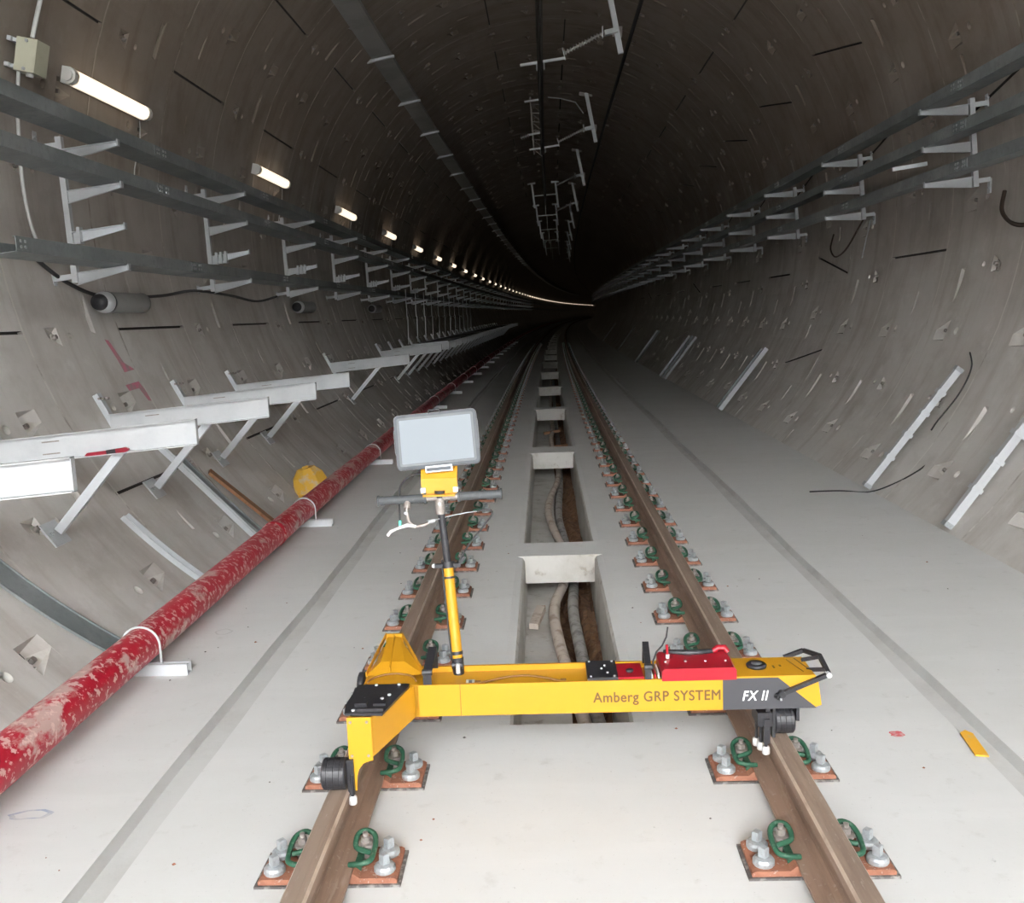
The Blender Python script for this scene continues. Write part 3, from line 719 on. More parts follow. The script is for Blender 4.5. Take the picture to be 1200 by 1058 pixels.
mb.tube(q, .006, 'boltdark', 8); mb.cyl(L(-.55, 3.42, 1.06), L(-.55, 3.40, 1.03), .013, 'boltdark', 10); mb.cyl(L(-.555, 3.385, 1.018), L(-.555, 3.40, 1.018), .006, 'bolt', 8); mb.cyl(L(-.476, 3.39, .982), L(-.452, 3.40, .984), .009, 'bolt', 8)
build('brake_lever_bracket', mb, TR)
mb = MB(); mb.tube([L(-.52, 3.385, .968), L(-.55, 3.38, .975), L(-.585, 3.375, .965), L(-.61, 3.37, .955), L(-.622, 3.37, .94)], [.007, .0075, .006, .006, .006], 'white', 8); build('brake_lever', mb, TR)['label'] = 'silver-white brake lever'
mb = MB(); mb.tube(smoothp([L(-.455, 3.40, .985), L(-.40, 3.42, .995), L(-.33, 3.43, 1.005), L(-.265, 3.43, 1.01)], 5), .002, 'bolt', 6)
mb.tube(smoothp([L(-.30, 3.43, 1.008), L(-.262, 3.43, 1.012), L(-.245, 3.43, 1.0), L(-.27, 3.43, .96), L(-.33, 3.43, .89), L(-.37, 3.42, .83), L(-.385, 3.42, .80)], 6), .0035, 'cable', 6); build('brake_cable', mb, TR)
mb = MB(); mb.tube(smoothp([L(-.47, 3.44, 1.14), L(-.53, 3.46, 1.145), L(-.575, 3.46, 1.11), L(-.585, 3.45, 1.06), L(-.582, 3.42, .975)], 7), .0035, 'cable', 6); mb.cyl(L(-.582, 3.42, .985), L(-.582, 3.42, .955), .006, 'teal', 8); build('hanging_cable', mb, TR)
# tablet bracket
mb = MB()
mb.box(-.498, -.366, .222, .228, 1.075, 1.135, 'yellow'); mb.add([(-.498, .222, 1.135), (-.366, .222, 1.135), (-.366, .255, 1.185), (-.498, .255, 1.185), (-.498, .228, 1.133), (-.366, .228, 1.133), (-.366, .261, 1.183), (-.498, .261, 1.183)],
    [(0, 1, 2, 3), (7, 6, 5, 4), (0, 4, 5, 1), (1, 5, 6, 2), (2, 6, 7, 3), (3, 7, 4, 0)], 'yellow')
mb.box(-.49, -.374, .19, .228, 1.074, 1.080, 'yellow')
for x in (-.500, -.382): mb.box(x, x+.018, .214, .222, 1.085, 1.103, 'galv')
mb.box(-.478, -.372, .255, .285, 1.15, 1.19, 'galv')
mb.cyl((-.432, .225, 1.04), (-.432, .225, 1.09), .02, 'black', 12)
build('tablet_bracket', mb, TR)
# tablet
tc = Vector((-.434, 3.445, 1.275)); TT = Matrix.Translation(tc) @ Matrix.Rotation(math.radians(-4.0), 4, 'Y') @ Matrix.Rotation(math.radians(-14), 4, 'X')
TB = thing('rugged_tablet', 'grey rugged tablet with a glowing pale screen mounted above the handlebar', 'tablet', TT)
def rrect(hw, hh, r, n=5):
    out = []
    for cx_, cz_, a0 in ((hw-r, hh-r, 0), (-hw+r, hh-r, 90), (-hw+r, -hh+r, 180), (hw-r, -hh+r, 270)):
        for i in range(n+1):
            t = math.radians(a0+90*i/n); out.append((cx_+r*math.cos(t), cz_+r*math.sin(t)))
    return out
mb = MB(); mb.prism(rrect(.149, .098, .014), -.004, .018, 'tabletcase'); mb.prism(rrect(.1525, .1015, .018), .002, .014, 'black'); build('case', mb, TB)
mb = MB(); mb.prism(rrect(.140, .089, .008), -.0055, -.004, 'bezel'); build('bezel', mb, TB)
mb = MB(); mb.prism(rrect(.131, .080, .004), -.0065, -.005, 'screen'); build('screen', mb, TB)['label'] = 'lit pale blue screen'
mb = MB(); mb.tube([(-.022, 0, .097), (-.018, -.006, .108), (.018, -.006, .108), (.022, 0, .097)], .004, 'black', 8); build('top_clip', mb, TB)
mb = MB(); mb.box(-.155, -.149, -.002, .014, -.04, .045, 'black'); build('side_clip', mb, TB)
mb = MB(); mb.box(.149, .155, -.002, .014, -.045, .06, 'black'); build('side_clip', mb, TB)
mb = MB(); mb.box(-.048, .048, -.012, .02, -.118, -.096, 'galv'); mb.box(-.044, .044, -.0135, -.012, -.114, -.102, 'tabletcase'); build('bottom_clamp', mb, TB)

# ================================================================== RED PIPE AND ITS SUPPORTS
PX, PZ, PR = -2.09, .148, .090
Ds = frange(PORTAL, 60, .5)+frange(61, 200, 3)
pipe_x = lambda D: -.010*max(0, D-5)/2
mb = MB(); mb.sweep([(PX+PR*math.cos(-2*PI*i/24), PZ+PR*math.sin(-2*PI*i/24)) for i in range(24)], Ds, 'red_pipe', smooth=True, xoff=pipe_x)
pipe = build('pipe', mb); tag(pipe, 'long red water pipe spattered with cement beside the left wall', 'pipe')
for D in (7.0, 13.0, 19.0, 25, 31):
    m2 = MB(); X = PX+pipe_x(D)
    m2.tube([P(X, D-.05, PZ), P(X, D-.045, PZ), P(X, D+.045, PZ), P(X, D+.05, PZ)], [.0905, .096, .096, .0905], 'red_pipe', 20); build('coupling', m2, pipe)
sup = []
for n in range(18):
    D = 1.17+3.37*n; X = PX+pipe_x(D)
    if n == 0: continue
    t = thing('pipe_support', 'galvanised channel foot with U-bolt under the red pipe, %s from the front' % ordn(n), 'pipe support', place(D, X, 0), 'pipe supports along the red pipe')
    m2 = MB(); m2.box(-.24, .235, -.03, .03, 0, .006, 'galv'); m2.box(-.24, .235, -.03, -.025, .006, .054, 'galv'); m2.box(-.24, .235, .025, .03, .006, .054, 'galv'); m2.box(-.24, .235, -.03, -.010, .052, .057, 'galv'); m2.box(-.24, .235, .010, .03, .052, .057, 'galv'); build('channel', m2, t)
    m2 = MB(); r = PR+.006; pts = [(r, 0, .05), (r, 0, PZ)]+[(r*math.cos(a), 0, PZ+r*math.sin(a)) for a in [PI*i/14 for i in range(15)]]+[(-r, 0, .05)]
    m2.tube(pts, .006, 'galv', 6); build('u_bolt', m2, t)
    for s in (-1, 1):
        m2 = MB(); m2.lathe([(.013, .05), (.013, .062)], 'bolt', 6, Matrix.Translation((s*r, 0, 0)), False); build('nut', m2, t)

# ================================================================== CABLE TRAY BRACKETS
TILT = .10
def tray_arm(mb, x0, x1, zt, s, m='galv'):
    """tapered arm, root at x0 on the post, tip at x1; tilt rises to +x."""
    z = lambda x: zt+TILT*(x-x0)
    mb.prism([(x0, z(x0)), (x1, z(x1)), (x1, z(x1)-.036), (x0, z(x0)-.095)], -.004, .0, m)
    mb.prism([(x0, z(x0)), (x1, z(x1)), (x1, z(x1)-.006), (x0, z(x0)-.006)], -.036, -.004, m)
    mb.bar((x0, -.02, z(x0)-.095), (x1, -.02, z(x1)-.036), .032, .004, m, up=(0, 0, 1))
def make_bracket(side):
    parts = []
    s = -1 if side == 'L' else 1
    if side == 'L':
        a, b = (-3.69, 3.185), (-3.665, 2.085); arms = [(-3.665, 3.09), (-3.66, 2.78), (-3.655, 2.47), (-3.65, 2.16)]; tip = -3.235
    else:
        a, b = (3.865, 3.475), (3.925, 2.70); arms = [(3.84, 3.425), (3.87, 3.10), (3.89, 2.79)]; tip = None
    m2 = MB(); m2.bar((a[0], 0, a[1]), (b[0], 0, b[1]), .045, .05, 'galv'); parts.append(('post', m2))
    for i, (x, z) in enumerate(arms):
        m2 = MB(); tx = tip if tip else x-.43
        tray_arm(m2, x, tx, z, s); parts.append(('arm', m2))
        m2 = MB(); zz = z+TILT*(tx-x); m2.box(tx-.012*(1 if s > 0 else 0), tx+.012*(0 if s > 0 else 1), -.038, .002, zz-.038, zz+.012, 'bolt'); parts.append(('end_clip', m2))
    for (x, z, dz) in ((a[0], a[1]-.06, .09), (b[0], b[1]+.05, -.09)):
        m2 = MB(); rr = math.sqrt(max(.1, R0**2-(z-CZ)**2)); wx = CX+s*rr
        m2.bar((x, 0, z), (wx-s*.01, 0, z+TILT*(wx-x)), .04, .045, 'galv'); m2.box(min(wx-s*.012, wx-s*.002)-.004, max(wx-s*.012, wx-s*.002), -.03, .03, z+min(0, dz)-.02, z+max(0, dz)+.02, 'galv'); parts.append(('standoff', m2))
        m3 = MB(); m3.cyl((wx-s*.03, -.015, z+dz*.7), (wx-s*.005, -.015, z+dz*.7), .009, 'bolt', 6); parts.append(('wall_bolt', m3))
    return parts
for side, D0, DP, word, cnt in (('L', 7.5, 3.15, 'left', 34), ('R', 9.1, 3.08, 'right', 34)):
    meshes = [(n, mb.mesh(n)) for n, mb in make_bracket(side)]
    for k in range(cnt):
        D = D0+DP*k
        t = thing('cable_bracket', 'galvanised %s-arm cable bracket on the %s wall, %s from the front' % ('four' if side == 'L' else 'three', word, ordn(k+1)), 'bracket', place(D), 'cable brackets on the %s wall' % word)
        for n, me in meshes: link(n, me, t)
# small clamps clustered on the third arm of left brackets
for k in range(7):
    D = 7.5+3.15*k
    for j in range(3 if k else 1):
        m2 = MB(); m2.box(-.012, .012, -.05, .01, -.115, .012, 'galv'); m2.box(-.03, .012, -.05, -.045, -.115, -.09, 'galv')
        xx = -3.59+.05*j+(.09 if k == 2 else 0)
        tag(build('cable_cleat', m2, None, place(D, xx, 2.485+TILT*(xx+3.655))), 'steel cleat on third arm of the %s left bracket, %s from its post' % (ordn(k+1), ORD[j]), 'cleat', 'steel cleats on left wall bracket arms')

# ---- cable trays (channels) lying on the arms
def tray_run(x0, x1, z0, label, group, d0=-.95):
    h = .095; t = .004
    zl = lambda x: z0+TILT*(x-x0)
    prof = [(x0, zl(x0)+h), (x0, zl(x0)), (x1, zl(x1)), (x1, zl(x1)+h), (x1-.018 if x1 > x0 else x1+.018, zl(x1)+h)]
    inn = [(x0+t, zl(x0)+h), (x0+t, zl(x0)+t), (x1-t, zl(x1)+t), (x1-t, zl(x1)+h-t), (x1-.018, zl(x1)+h-t)]
    full = prof+inn[::-1]
    r = thing('cable_tray', label, 'cable tray', place(d0, (x0+x1)/2, z0), group)
    inv = r.matrix_basis.inverted()
    D = d0; n = 0
    while n < 17:
        m2 = MB(); m2.sweep(full, [D+.006, D+1.5, D+3.1-.006], 'tray'); o = build('tray_section', m2, r, inv)
        if n < 12:
            m3 = MB(); xo = x1+.002 if abs(x1) < abs(x0) else x0-.002; ox = 1 if abs(x1) < abs(x0) else -1
            zz = zl(xo)
            m3.sweep([(xo, zz+.012), (xo+ox*.004, zz+.012), (xo+ox*.004, zz+h-.012), (xo, zz+h-.012)], [D-.12 if n else D, D+.14], 'tray')
            for dd in (-.08, -.04, .05, .1):
                if n == 0 and dd < 0: continue
                for hz in (.03, .065):
                    c = P(xo+ox*.004, D+dd, zz+hz); m3.cyl(c, c+Vector((ox*.006, 0, 0)), .011, 'bolt', 6)
            build('joint_plate', m3, r, inv)
        D += 3.1; n += 1
    m2 = MB(); m2.sweep(full, frange(D, 300, 5), 'tray'); stuff(build('distant_tray', m2, r, inv))
    return r
for z, nm in ((3.118, 'top'), (2.808, 'middle')):
    tray_run(-3.46, -3.245, z, 'dark galvanised cable tray along the left wall, %s one of three' % nm, 'cable trays on the left wall')
tray_run(-3.455, -3.245, 2.188, 'dark galvanised cable tray along the left wall, lowest one of three with bolted joints', 'cable trays on the left wall', 5.9)
for x, z, nm in ((3.43, 3.391, 'top'), (3.46, 3.066, 'middle'), (3.48, 2.756, 'lowest')):
    tray_run(x, x+.22, z, 'dark galvanised cable tray along the right wall, %s one of three' % nm, 'cable trays on the right wall')

# ================================================================== WALKWAY BRACKETS (left)
def make_walk():
    out = []
    zt = lambda x: 1.155+.075*(x+2.17)
    m2 = MB()
    a, b = -3.43, -2.17; h = .16
    m2.prism([(a, zt(a)), (b, zt(b)), (b, zt(b)-h), (a, zt(a)-h)], 0, .006, 'white_steel')
    m2.prism([(a, zt(a)), (b, zt(b)), (b, zt(b)-.006), (a, zt(a)-.006)], -.04, 0, 'white_steel'); m2.prism([(a, zt(a)-h+.006), (b, zt(b)-h+.006), (b, zt(b)-h), (a, zt(a)-h)], -.05, 0, 'white_steel')
    m2.prism([(b-.004, zt(b)), (b, zt(b)), (b, zt(b)-h), (b-.004, zt(b)-h)], -.03, 0, 'white_steel')
    for x in (-3.15, ): m2.prism([(x, zt(x)-.04), (x+.11, zt(x+.11)-.04), (x+.11, zt(x+.11)-.048), (x, zt(x)-.048)], -.0012, 0, 'boltdark'); m2.prism([(x, zt(x)-.115), (x+.11, zt(x+.11)-.115), (x+.11, zt(x+.11)-.123), (x, zt(x)-.123)], -.0012, 0, 'boltdark')
    out.append(('beam', m2))
    m2 = MB(); p = wallpt(203.8, R0-.025); q = wallpt(209.5, R0-.025)
    m2.bar((p[0], .04, p[1]), (q[0], .04, q[1]), .045, .06, 'galv'); out.append(('wall_channel', m2))
    for i in range(3):
        m3 = MB(); m3.cyl((p[0]+.04+.03*i, -.01, p[1]-.03), (p[0]+.04+.03*i, .03, p[1]-.03), .011, 'boltdark', 6); out.append(('bolt', m3))
    m2 = MB(); w_ = wallpt(216.2, R0-.02); m2.bar((w_[0], .035, w_[1]), (-2.62, .035, 1.02), .055, .045, 'galv'); out.append(('strut', m2))
    m2 = MB(); t = math.radians(216.2); c = Vector((CX+(R0-.006)*math.cos(t), 0, CZ+(R0-.006)*math.sin(t)))
    T = Matrix.Translation(c) @ Matrix.Rotation(-t, 4, 'Y')
    m2.box(-.006, .006, -.095, .095, -.085, .085, 'galv', T); out.append(('base_plate', m2))
    for (y, z) in ((-.065, 0), (.065, 0)):
        m3 = MB(); m3.lathe([(.014, .0), (.014, .012), (.007, .013), (.007, .028)], 'bolt', 6, T @ Matrix.Translation((-.006, y, z)) @ Matrix.Rotation(-PI/2, 4, 'Y'), False); out.append(('anchor_bolt', m3))
    return out
WM = [(n, mb.mesh(n)) for n, mb in make_walk()]
wst = [4.22, 5.78, 7.34, 8.9, 10.46, 15.14, 19.82]+[21.38+1.56*i for i in range(26)]
for k, D in enumerate(wst):
    t = thing('walkway_bracket', 'pale steel cantilever walkway bracket with diagonal strut on the left wall, %s from the front' % ordn(k+1), 'bracket', place(D), 'walkway brackets on the left wall')
    for n, me in WM: link(n, me, t)
# walkway deck panels lying on the distant brackets
for k in range(10):
    D = 21.4+3.12*k
    m2 = MB(); m2.sweep([(-2.95, 1.105), (-2.20, 1.16), (-2.20, 1.19), (-2.95, 1.135)], [D+.01, D+3.1], 'tray' if k % 3 else 'galv')
    tag(build('steel_walkway', m2), '%s steel walkway length laid on the left brackets, %s from the front' % ('pale' if k % 3 == 0 else 'grey', ordn(k+1)), 'walkway', 'walkway lengths on the left brackets')
# thin vertical rods standing above the far walkway
for k in range(12):
    D = 21.9+1.56*k
    m2 = MB(); m2.cyl((-3.15, 0, 1.13), (-3.14, 0, 1.75), .013, 'galv', 6); m2.cyl((-3.16, 0, 1.74), (-3.16, 0, 2.36), .011, 'galv', 6)
    tag(build('hanger_rod', m2, None, place(D)), 'thin upright galvanised rod above the far left walkway, %s from the front' % ordn(k+1), 'rod', 'upright rods above the far walkway')
# utility knife lying in the second bracket's beam
kn = thing('utility_knife', 'red and black utility knife lying in the long pale bracket beam at left', 'knife', place(5.745, -2.73, .969) @ Matrix.Rotation(-.08, 4, 'Y'))
m2 = MB(); m2.prism([(-.14, -.006), (-.12, .010), (.0, .012), (.0, -.010), (-.12, -.011)], -.012, .004, 'darkred'); build('blade_cover', m2, kn)
m2 = MB(); m2.prism([(0, -.011), (0, .014), (.09, .018), (.11, .012), (.11, -.008), (.09, -.012)], -.013, .005, 'black'); build('handle', m2, kn)
m2 = MB(); m2.prism([(.06, .016), (.12, .020), (.14, .010), (.14, 0), (.12, -.010), (.06, -.0105)], -.0145, .0055, 'darkred'); build('handle_end', m2, kn)

# ================================================================== LAMPS
def make_lamp():
    out = []
    Lh = .70
    m2 = MB(); m2.box(-.02, .03, -Lh, Lh, -.06, .06, 'lampcap'); out.append(('housing', m2))
    pr = [(.0, -.062), (-.035, -.062), (-.065, -.045), (-.08, -.018), (-.08, .018), (-.065, .045), (-.035, .062), (.0, .062)]
    m2 = MB(); m2.prism(pr, -Lh+.01, Lh-.01, 'lamp'); out.append(('diffuser', m2))
    for s in (-1, 1):
        m2 = MB(); pr2 = [(x*1.06-.001, z*1.06) for x, z in pr]+[(.03, .06), (.03, -.06)]
        y0, y1 = (-Lh-.06, -Lh+.01) if s < 0 else (Lh-.01, Lh+.06)
        pr2 = [(.03, -.064), (-.035, -.066), (-.067, -.048), (-.084, -.02), (-.084, .02), (-.067, .048), (-.035, .066), (.03, .064)]
        m2.prism(pr2, min(y0, y1), max(y0, y1), 'lampcap'); m2.prism([(x*.7-.005, z*.7) for x, z in pr2], (y0-.02) if s < 0 else y1, y0 if s < 0 else y1+.02, 'lampcap'); out.append(('end_cap', m2))
    return out
LM = [(n, mb.mesh(n)) for n, mb in make_lamp()]
LANG = 166.6
for k in range(67):
    D = 8.58+5.0*k
    x, z = wallpt(LANG, R0-.045)
    mw = place(D) @ Matrix.Translation((x, 0, z)) @ Matrix.Rotation(-math.radians(LANG), 4, 'Y')
    t = thing('tunnel_lamp', 'lit white tubular lamp on the left wall, %s from the front' % ordn(k+1), 'lamp', mw, 'lit lamps along the left wall')
    for n, me in LM:
        if k > 20 and n != 'diffuser': continue
        link(n, me, t)
    if k < 4:
        m2 = MB(); pts = []
        for i in range(9):
            a = math.radians(LANG+1+i*1.1); pts.append(P(CX+(R0-.012)*math.cos(a), D+.76+.05*math.sin(i*.7), CZ+(R0-.012)*math.sin(a)))
        m2.tube(pts, .006, 'conduit', 5); build('lamp_lead', m2, t, t.matrix_basis.inverted())

# ================================================================== WALL BOX, CONDUIT, CYLINDERS
bx_mw = place(7.10) @ Matrix.Translation((wallpt(167.0)[0], 0, wallpt(167.0)[1])) @ Matrix.Rotation(-math.radians(167), 4, 'Y')
eb = thing('junction_box', 'cream metal junction box on the upper left wall with white conduit', 'box', bx_mw)
m2 = MB(); m2.box(-.225, -.075, -.05, .125, -.115, .115, 'cream'); build('enclosure', m2, eb)
for z in (-.09, .09):
    m2 = MB(); m2.bar((-.0, -.03, z), (-.10, -.03, z), .025, .025, 'galv'); m2.bar((-.03, -.07, z), (-.03, .18, z), .03, .03, 'galv')
    build('mounting_foot', m2, eb)
for z in (-.095, .098):
    m2 = MB(); m2.lathe([(.012, 0), (.012, .01)], 'bolt', 8, Matrix.Translation((-.15, -.051, z)) @ Matrix.Rotation(PI/2, 4, 'X'), False); build('screw', m2, eb)
m2 = MB(); m2.cyl((-.16, .02, .11), (-.16, .02, .14), .026, 'conduit', 10); build('conduit_gland', m2, eb)
def wallcable(name, pts, r, m, label, cat, off=.012, n=6):    # pts: (angle, D)
    ps = []
    sm = smoothp([(a, D, 0) for a, D in pts], 6)
    for q in sm:
        x, z = wallpt(q[0], R0-r-off); ps.append(P(x, q[1], z))
    mb = MB(); mb.tube(ps, r, m, n); return tag(build(name, mb), label, cat)
wallcable('conduit', [(128, 7.5), (140, 7.3), (150, 7.2), (157, 7.15), (165.0, 7.12)], .017, 'conduit', 'thin white conduit rising on the left wall above the cream box', 'conduit', .13)
wallcable('conduit', [(168.5, 7.12), (172, 7.13), (176, 7.15), (181, 7.16), (185, 7.2), (188, 7.3)], .014, 'conduit', 'thin white conduit running down behind the left trays below the cream box', 'conduit', .06)
wallcable('wall_cable', [(188, 7.2), (190.5, 7.6), (192, 8.2), (191.6, 9.4), (190.5, 10.4), (191, 11.6), (191.8, 12.6), (190.6, 13.6)], .016, 'cable', 'dark sagging cable on the left wall below the lowest tray', 'cable', .03)
for k, D in enumerate((8.14, 14.45, 20.5)):
    x, z = wallpt(193.2, R0-.155)
    t = thing('grey_cylinder', 'grey cylindrical unit with a dark domed end on the left wall, %s from the front' % ORD[k], 'cylinder', place(D, x, z), 'grey cylinders on the left wall')
    Ty = Matrix.Rotation(-PI/2, 4, 'X')
    m2 = MB(); m2.lathe([(.086, -.20), (.086, .48), (.09, .50)], 'cyl', 24, Ty); build('body', m2, t)
    m2 = MB(); m2.lathe([(.05, -.33), (.074, -.31), (.086, -.27), (.089, -.23), (.089, -.20)], 'galv', 24, Ty); m2.lathe([(.091, -.215), (.091, -.195)], 'black', 24, Ty); build('end_ring', m2, t)
    m2 = MB(); m2.lathe([(.02, -.36), (.065, -.345), (.068, -.31), (.068, -.30)], 'black', 20, Ty); build('dark_grille', m2, t)
    m2 = MB(); m2.box(-.13, -.06, -.05, .05, -.03, .03, 'galv'); build('wall_mount', m2, t)

# ================================================================== CHANNELS AND CURVED STRIPS
def wall_channel(a0, D0, a1, D1, wd, hh, m, off, label, name='strut_channel', group=None, bow=0.0, skin=None):
    """a channel lying against the curved lining from angle a0 to a1."""
    mb = MB(); n = 12; vs = []
    for i in range(n+1):
        t = i/n; a = a0+(a1-a0)*t; D = D0+(D1-D0)*t
        r = R0-off-bow*math.sin(PI*t)
        for dd, rr in ((-wd/2, r), (-wd/2, r-hh), (-wd/2+.006, r-hh), (-wd/2+.006, r-.006), (wd/2-.006, r-.006), (wd/2-.006, r-hh), (wd/2, r-hh), (wd/2, r)):
            x, z = wallpt(a, rr); vs.append(P(x, D+dd, z))
    f = []
    for i in range(n):
        for k in range(8):
            l = (k+1) % 8; f.append((i*8+k, i*8+l, (i+1)*8+l, (i+1)*8+k))
    f += [tuple(range(8)), tuple(n*8+k for k in range(7, -1, -1))]
    mb.add(vs, f, m)
    return tag(build(name, mb), label, 'channel', group)
def chord(p, q, wd, hh, m, label, name='strut_channel', group=None, detail=True):
    """straight galvanised channel leaning from p=(X,D,z) to q."""
    p = P(*p); q = P(*q)
    t = thing(name, label, 'channel', None, group)
    m2 = MB(); up = Vector((-(q-p).z, 0, (q-p).x)); 
    if (q-p).x*(1) < 0: up = -up
    m2.bar(p, q, wd, hh, m, up=(0, 1, 0)); build('profile', m2, t)
    e = (q-p).normalized()
    if detail:
        m2 = MB(); m2.bar(p-e*.004, p+e*.035, wd+.012, hh+.012, 'bolt', up=(0, 1, 0)); m2.bar(q-e*.035, q+e*.004, wd+.012, hh+.012, 'bolt', up=(0, 1, 0)); build('end_caps', m2, t)
        for fr in (.26, .45, .63, .8):
            m2 = MB(); c = p.lerp(q, fr); m2.bar(c-e*.018, c+e*.018, wd+.02, hh+.02, 'galv', up=(0, 1, 0)); build('clip', m2, t)
    return t
chord((2.86, 8.72, .04), (3.62, 8.6, 1.10), .06, .05, 'galv', 'galvanised lamp channel leaning on the right wall with a loose black cable')
chord((2.90, 7.05, .04), (3.66, 7.0, 1.12), .065, .055, 'galv', 'galvanised channel leaning on the right wall at the photo edge, nearest of all')
chord((2.82, 15.9, .03), (3.55, 15.75, 1.02), .07, .06, 'galv', 'bright galvanised channel leaning on the right wall, front one of the middle pair', detail=False)
chord((2.84, 16.25, .03), (3.56, 16.1, 1.0), .05, .05, 'tray', 'dark galvanised channel leaning on the right wall, rear one of the middle pair', detail=False)
for i, (D, m) in enumerate(((23.2, 'galv'), (23.75, 'tray'), (24.3, 'galv'), (31.0, 'tray'), (31.6, 'galv'), (40.5, 'tray'), (54.0, 'galv'))):
    chord((2.82, D+.2, .03), (3.55, D, 1.02), .05, .05, m, '%s channel leaning on the far right wall, %s of that distant series' % ('pale' if m == 'galv' else 'dark', ORD[i]), detail=False, group='channels leaning on the far right wall')
# loose black cable by the first channel
mb = MB(); mb.tube(smoothp([P(2.35, 8.72, .008), P(2.62, 8.72, .008), P(2.86, 8.62, .010), P(3.02, 8.4, .13), P(3.12, 8.2, .26), P(3.20, 8.18, .32), P(3.21, 8.0, .33)], 6), .007, 'cable', 6)
tag(build('loose_cable', mb), 'loose black cable on the floor by the leaning channel at right', 'cable')
wallcable('loose_cable', [(336.5, 8.62), (334.5, 8.45), (331, 8.42), (327, 8.5), (325.5, 8.5)], .007, 'cable', 'thin dark cable hanging on the right wall beside the leaning channel', 'cable')
wall_channel(211.5, 4.9, 229.5, 5.34, .20, .016, 'tray', .02, 'wide dark curved steel strip lying on the lower left wall, front one', 'curved_strip')
wall_channel(217.6, 6.60, 229.0, 6.75, .085, .04, 'galv', .01, 'short bright galvanised channel on the lower left wall behind the red pipe', 'strut_channel')
wall_channel(209.0, 7.75, 229.0, 8.02, .05, .045, 'galv', .015, 'long bent galvanised channel on the left wall beneath the walkway brackets', 'strut_channel', bow=.06)
wall_channel(213.5, 8.1, 229.0, 8.26, .11, .02, 'tray', .01, 'dark steel strip on the lower left wall beside the timber plank', 'curved_strip', bow=.02)
mb = MB(); a = wallpt(217.3, R0-.05); b = wallpt(229.0, R0-.03)
mb.bar(P(a[0], 8.35, a[1]), P(b[0], 8.62, b[1]), .10, .028, 'wood', up=(.6, 0, .8)); tag(build('timber_plank', mb), 'brown timber plank leaning on the lower left wall behind the red pipe', 'plank')
# yellow tub
tb = thing('yellow_tub', 'dusty yellow plastic tub lying upturned behind the red pipe', 'tub', place(9.95, -2.52, -.10) @ Matrix.Rotation(.35, 4, 'Z') @ Matrix.Rotation(-.25, 4, 'Y'))
m2 = MB(); n = 8; vs = []
for (z, hx, hy) in ((.0, .21, .17), (.02, .21, .17), (.17, .17, .13), (.25, .10, .08)):
    vs += [(hx*math.cos(2*PI*i/n+.39), hy*math.sin(2*PI*i/n+.39), z+.05) for i in range(n)]
f = [(r*n+i, r*n+(i+1) % n, (r+1)*n+(i+1) % n, (r+1)*n+i) for r in range(3) for i in range(n)]+[tuple(3*n+i for i in range(n))]
m2.add(vs, f, 'yellow_dust'); build('shell', m2, tb)
m2 = MB(); m2.tube([(.22*math.cos(2*PI*i/24), .18*math.sin(2*PI*i/24), .05) for i in range(24)], .010, 'yellow_dust', 6, closed=True); build('rim', m2, tb)
m2 = MB(); m2.box(-.03, .03, -.02, .02, .29, .32, 'yellow_dust'); build('knob', m2, tb)
# yellow strip on the floor in the right groove
mb = MB(); ang = -.55; T = place(3.57, 1.575, .004)@Matrix.Rotation(-.13, 4, 'Z')
mb.add([(-.025, -.11, 0), (.022, -.115, 0), (.022, .08, .0), (0, .11, 0), (-.025, .085, 0), (-.025, -.11, .006), (.022, -.115, .006), (.022, .08, .006), (0, .11, .006), (-.025, .085, .006)],
       [(4, 3, 2, 1, 0), (5, 6, 7, 8, 9), (0, 1, 6, 5), (1, 2, 7, 6), (2, 3, 8, 7), (3, 4, 9, 8), (4, 0, 5, 9)], 'yellow_strip', T=T)
tag(build('yellow_tape_strip', mb), 'short orange-yellow strip lying across the right floor groove', 'strip')
# paint marks
def blob(X, D, rx, ry, m, name, label, cat='paint mark', n=16, z=.0025, hollow=0):
    mb = MB(); rnd = random.Random(int(X*100)); vs = []
    for i in range(n):
        k = 1+rnd.uniform(-.18, .18); vs.append(P(X+rx*k*math.cos(2*PI*i/n), D+ry*k*math.sin(2*PI*i/n), z))
    if hollow:
        vs2 = [P(X, D, z).lerp(v, hollow) for v in vs]
        mb.add(vs+vs2, [(i, (i+1) % n, n+(i+1) % n, n+i) for i in range(n)], m)
    else: mb.add(vs, [tuple(range(n))], m)
    o = build(name, mb, floor); return o
blob(1.32, 3.67, .028, .028, 'redmark', 'paint_spot', '')
blob(-1.93, 3.17, .075, .035, 'bluemark', 'chalk_mark', '', hollow=.72)
blob(-1.89, 5.16, .05, .05, 'groove', 'chalk_mark', '', hollow=.8)
rnd = random.Random(11)
mb = MB()
for i in range(70):      # grit and chips on the slab
    X = rnd.choice((rnd.uniform(-1.95, -1.6), rnd.uniform(-1.35, -.98), rnd.uniform(-.5, -.33), rnd.uniform(.4, .5), rnd.uniform(1.0, 1.5), rnd.uniform(1.75, 2.7))); D = rnd.uniform(2.3, 8); r = rnd.uniform(.003, .009)
    c = P(X, D, 0)
    mb.add([c+Vector((r, 0, 0)), c+Vector((0, r, 0)), c+Vector((-r, 0, 0)), c+Vector((0, -r, 0)), c+Vector((0, 0, r*.7))], [(0, 1, 4), (1, 2, 4), (2, 3, 4), (3, 0, 4)], rnd.choice(('groove', 'rust', 'pad')))
stuff(build('grit', mb, floor))
def wall_patch(quads, m, name):
    mb = MB()
    for pts in quads:      # list of (angle, D)
        vs = [];
        for a, D in pts: x, z = wallpt(a, R0-.003); vs.append(P(x, D, z))
        mb.add(vs, [tuple(range(len(pts)))], m)
    return build(name, mb, lining)
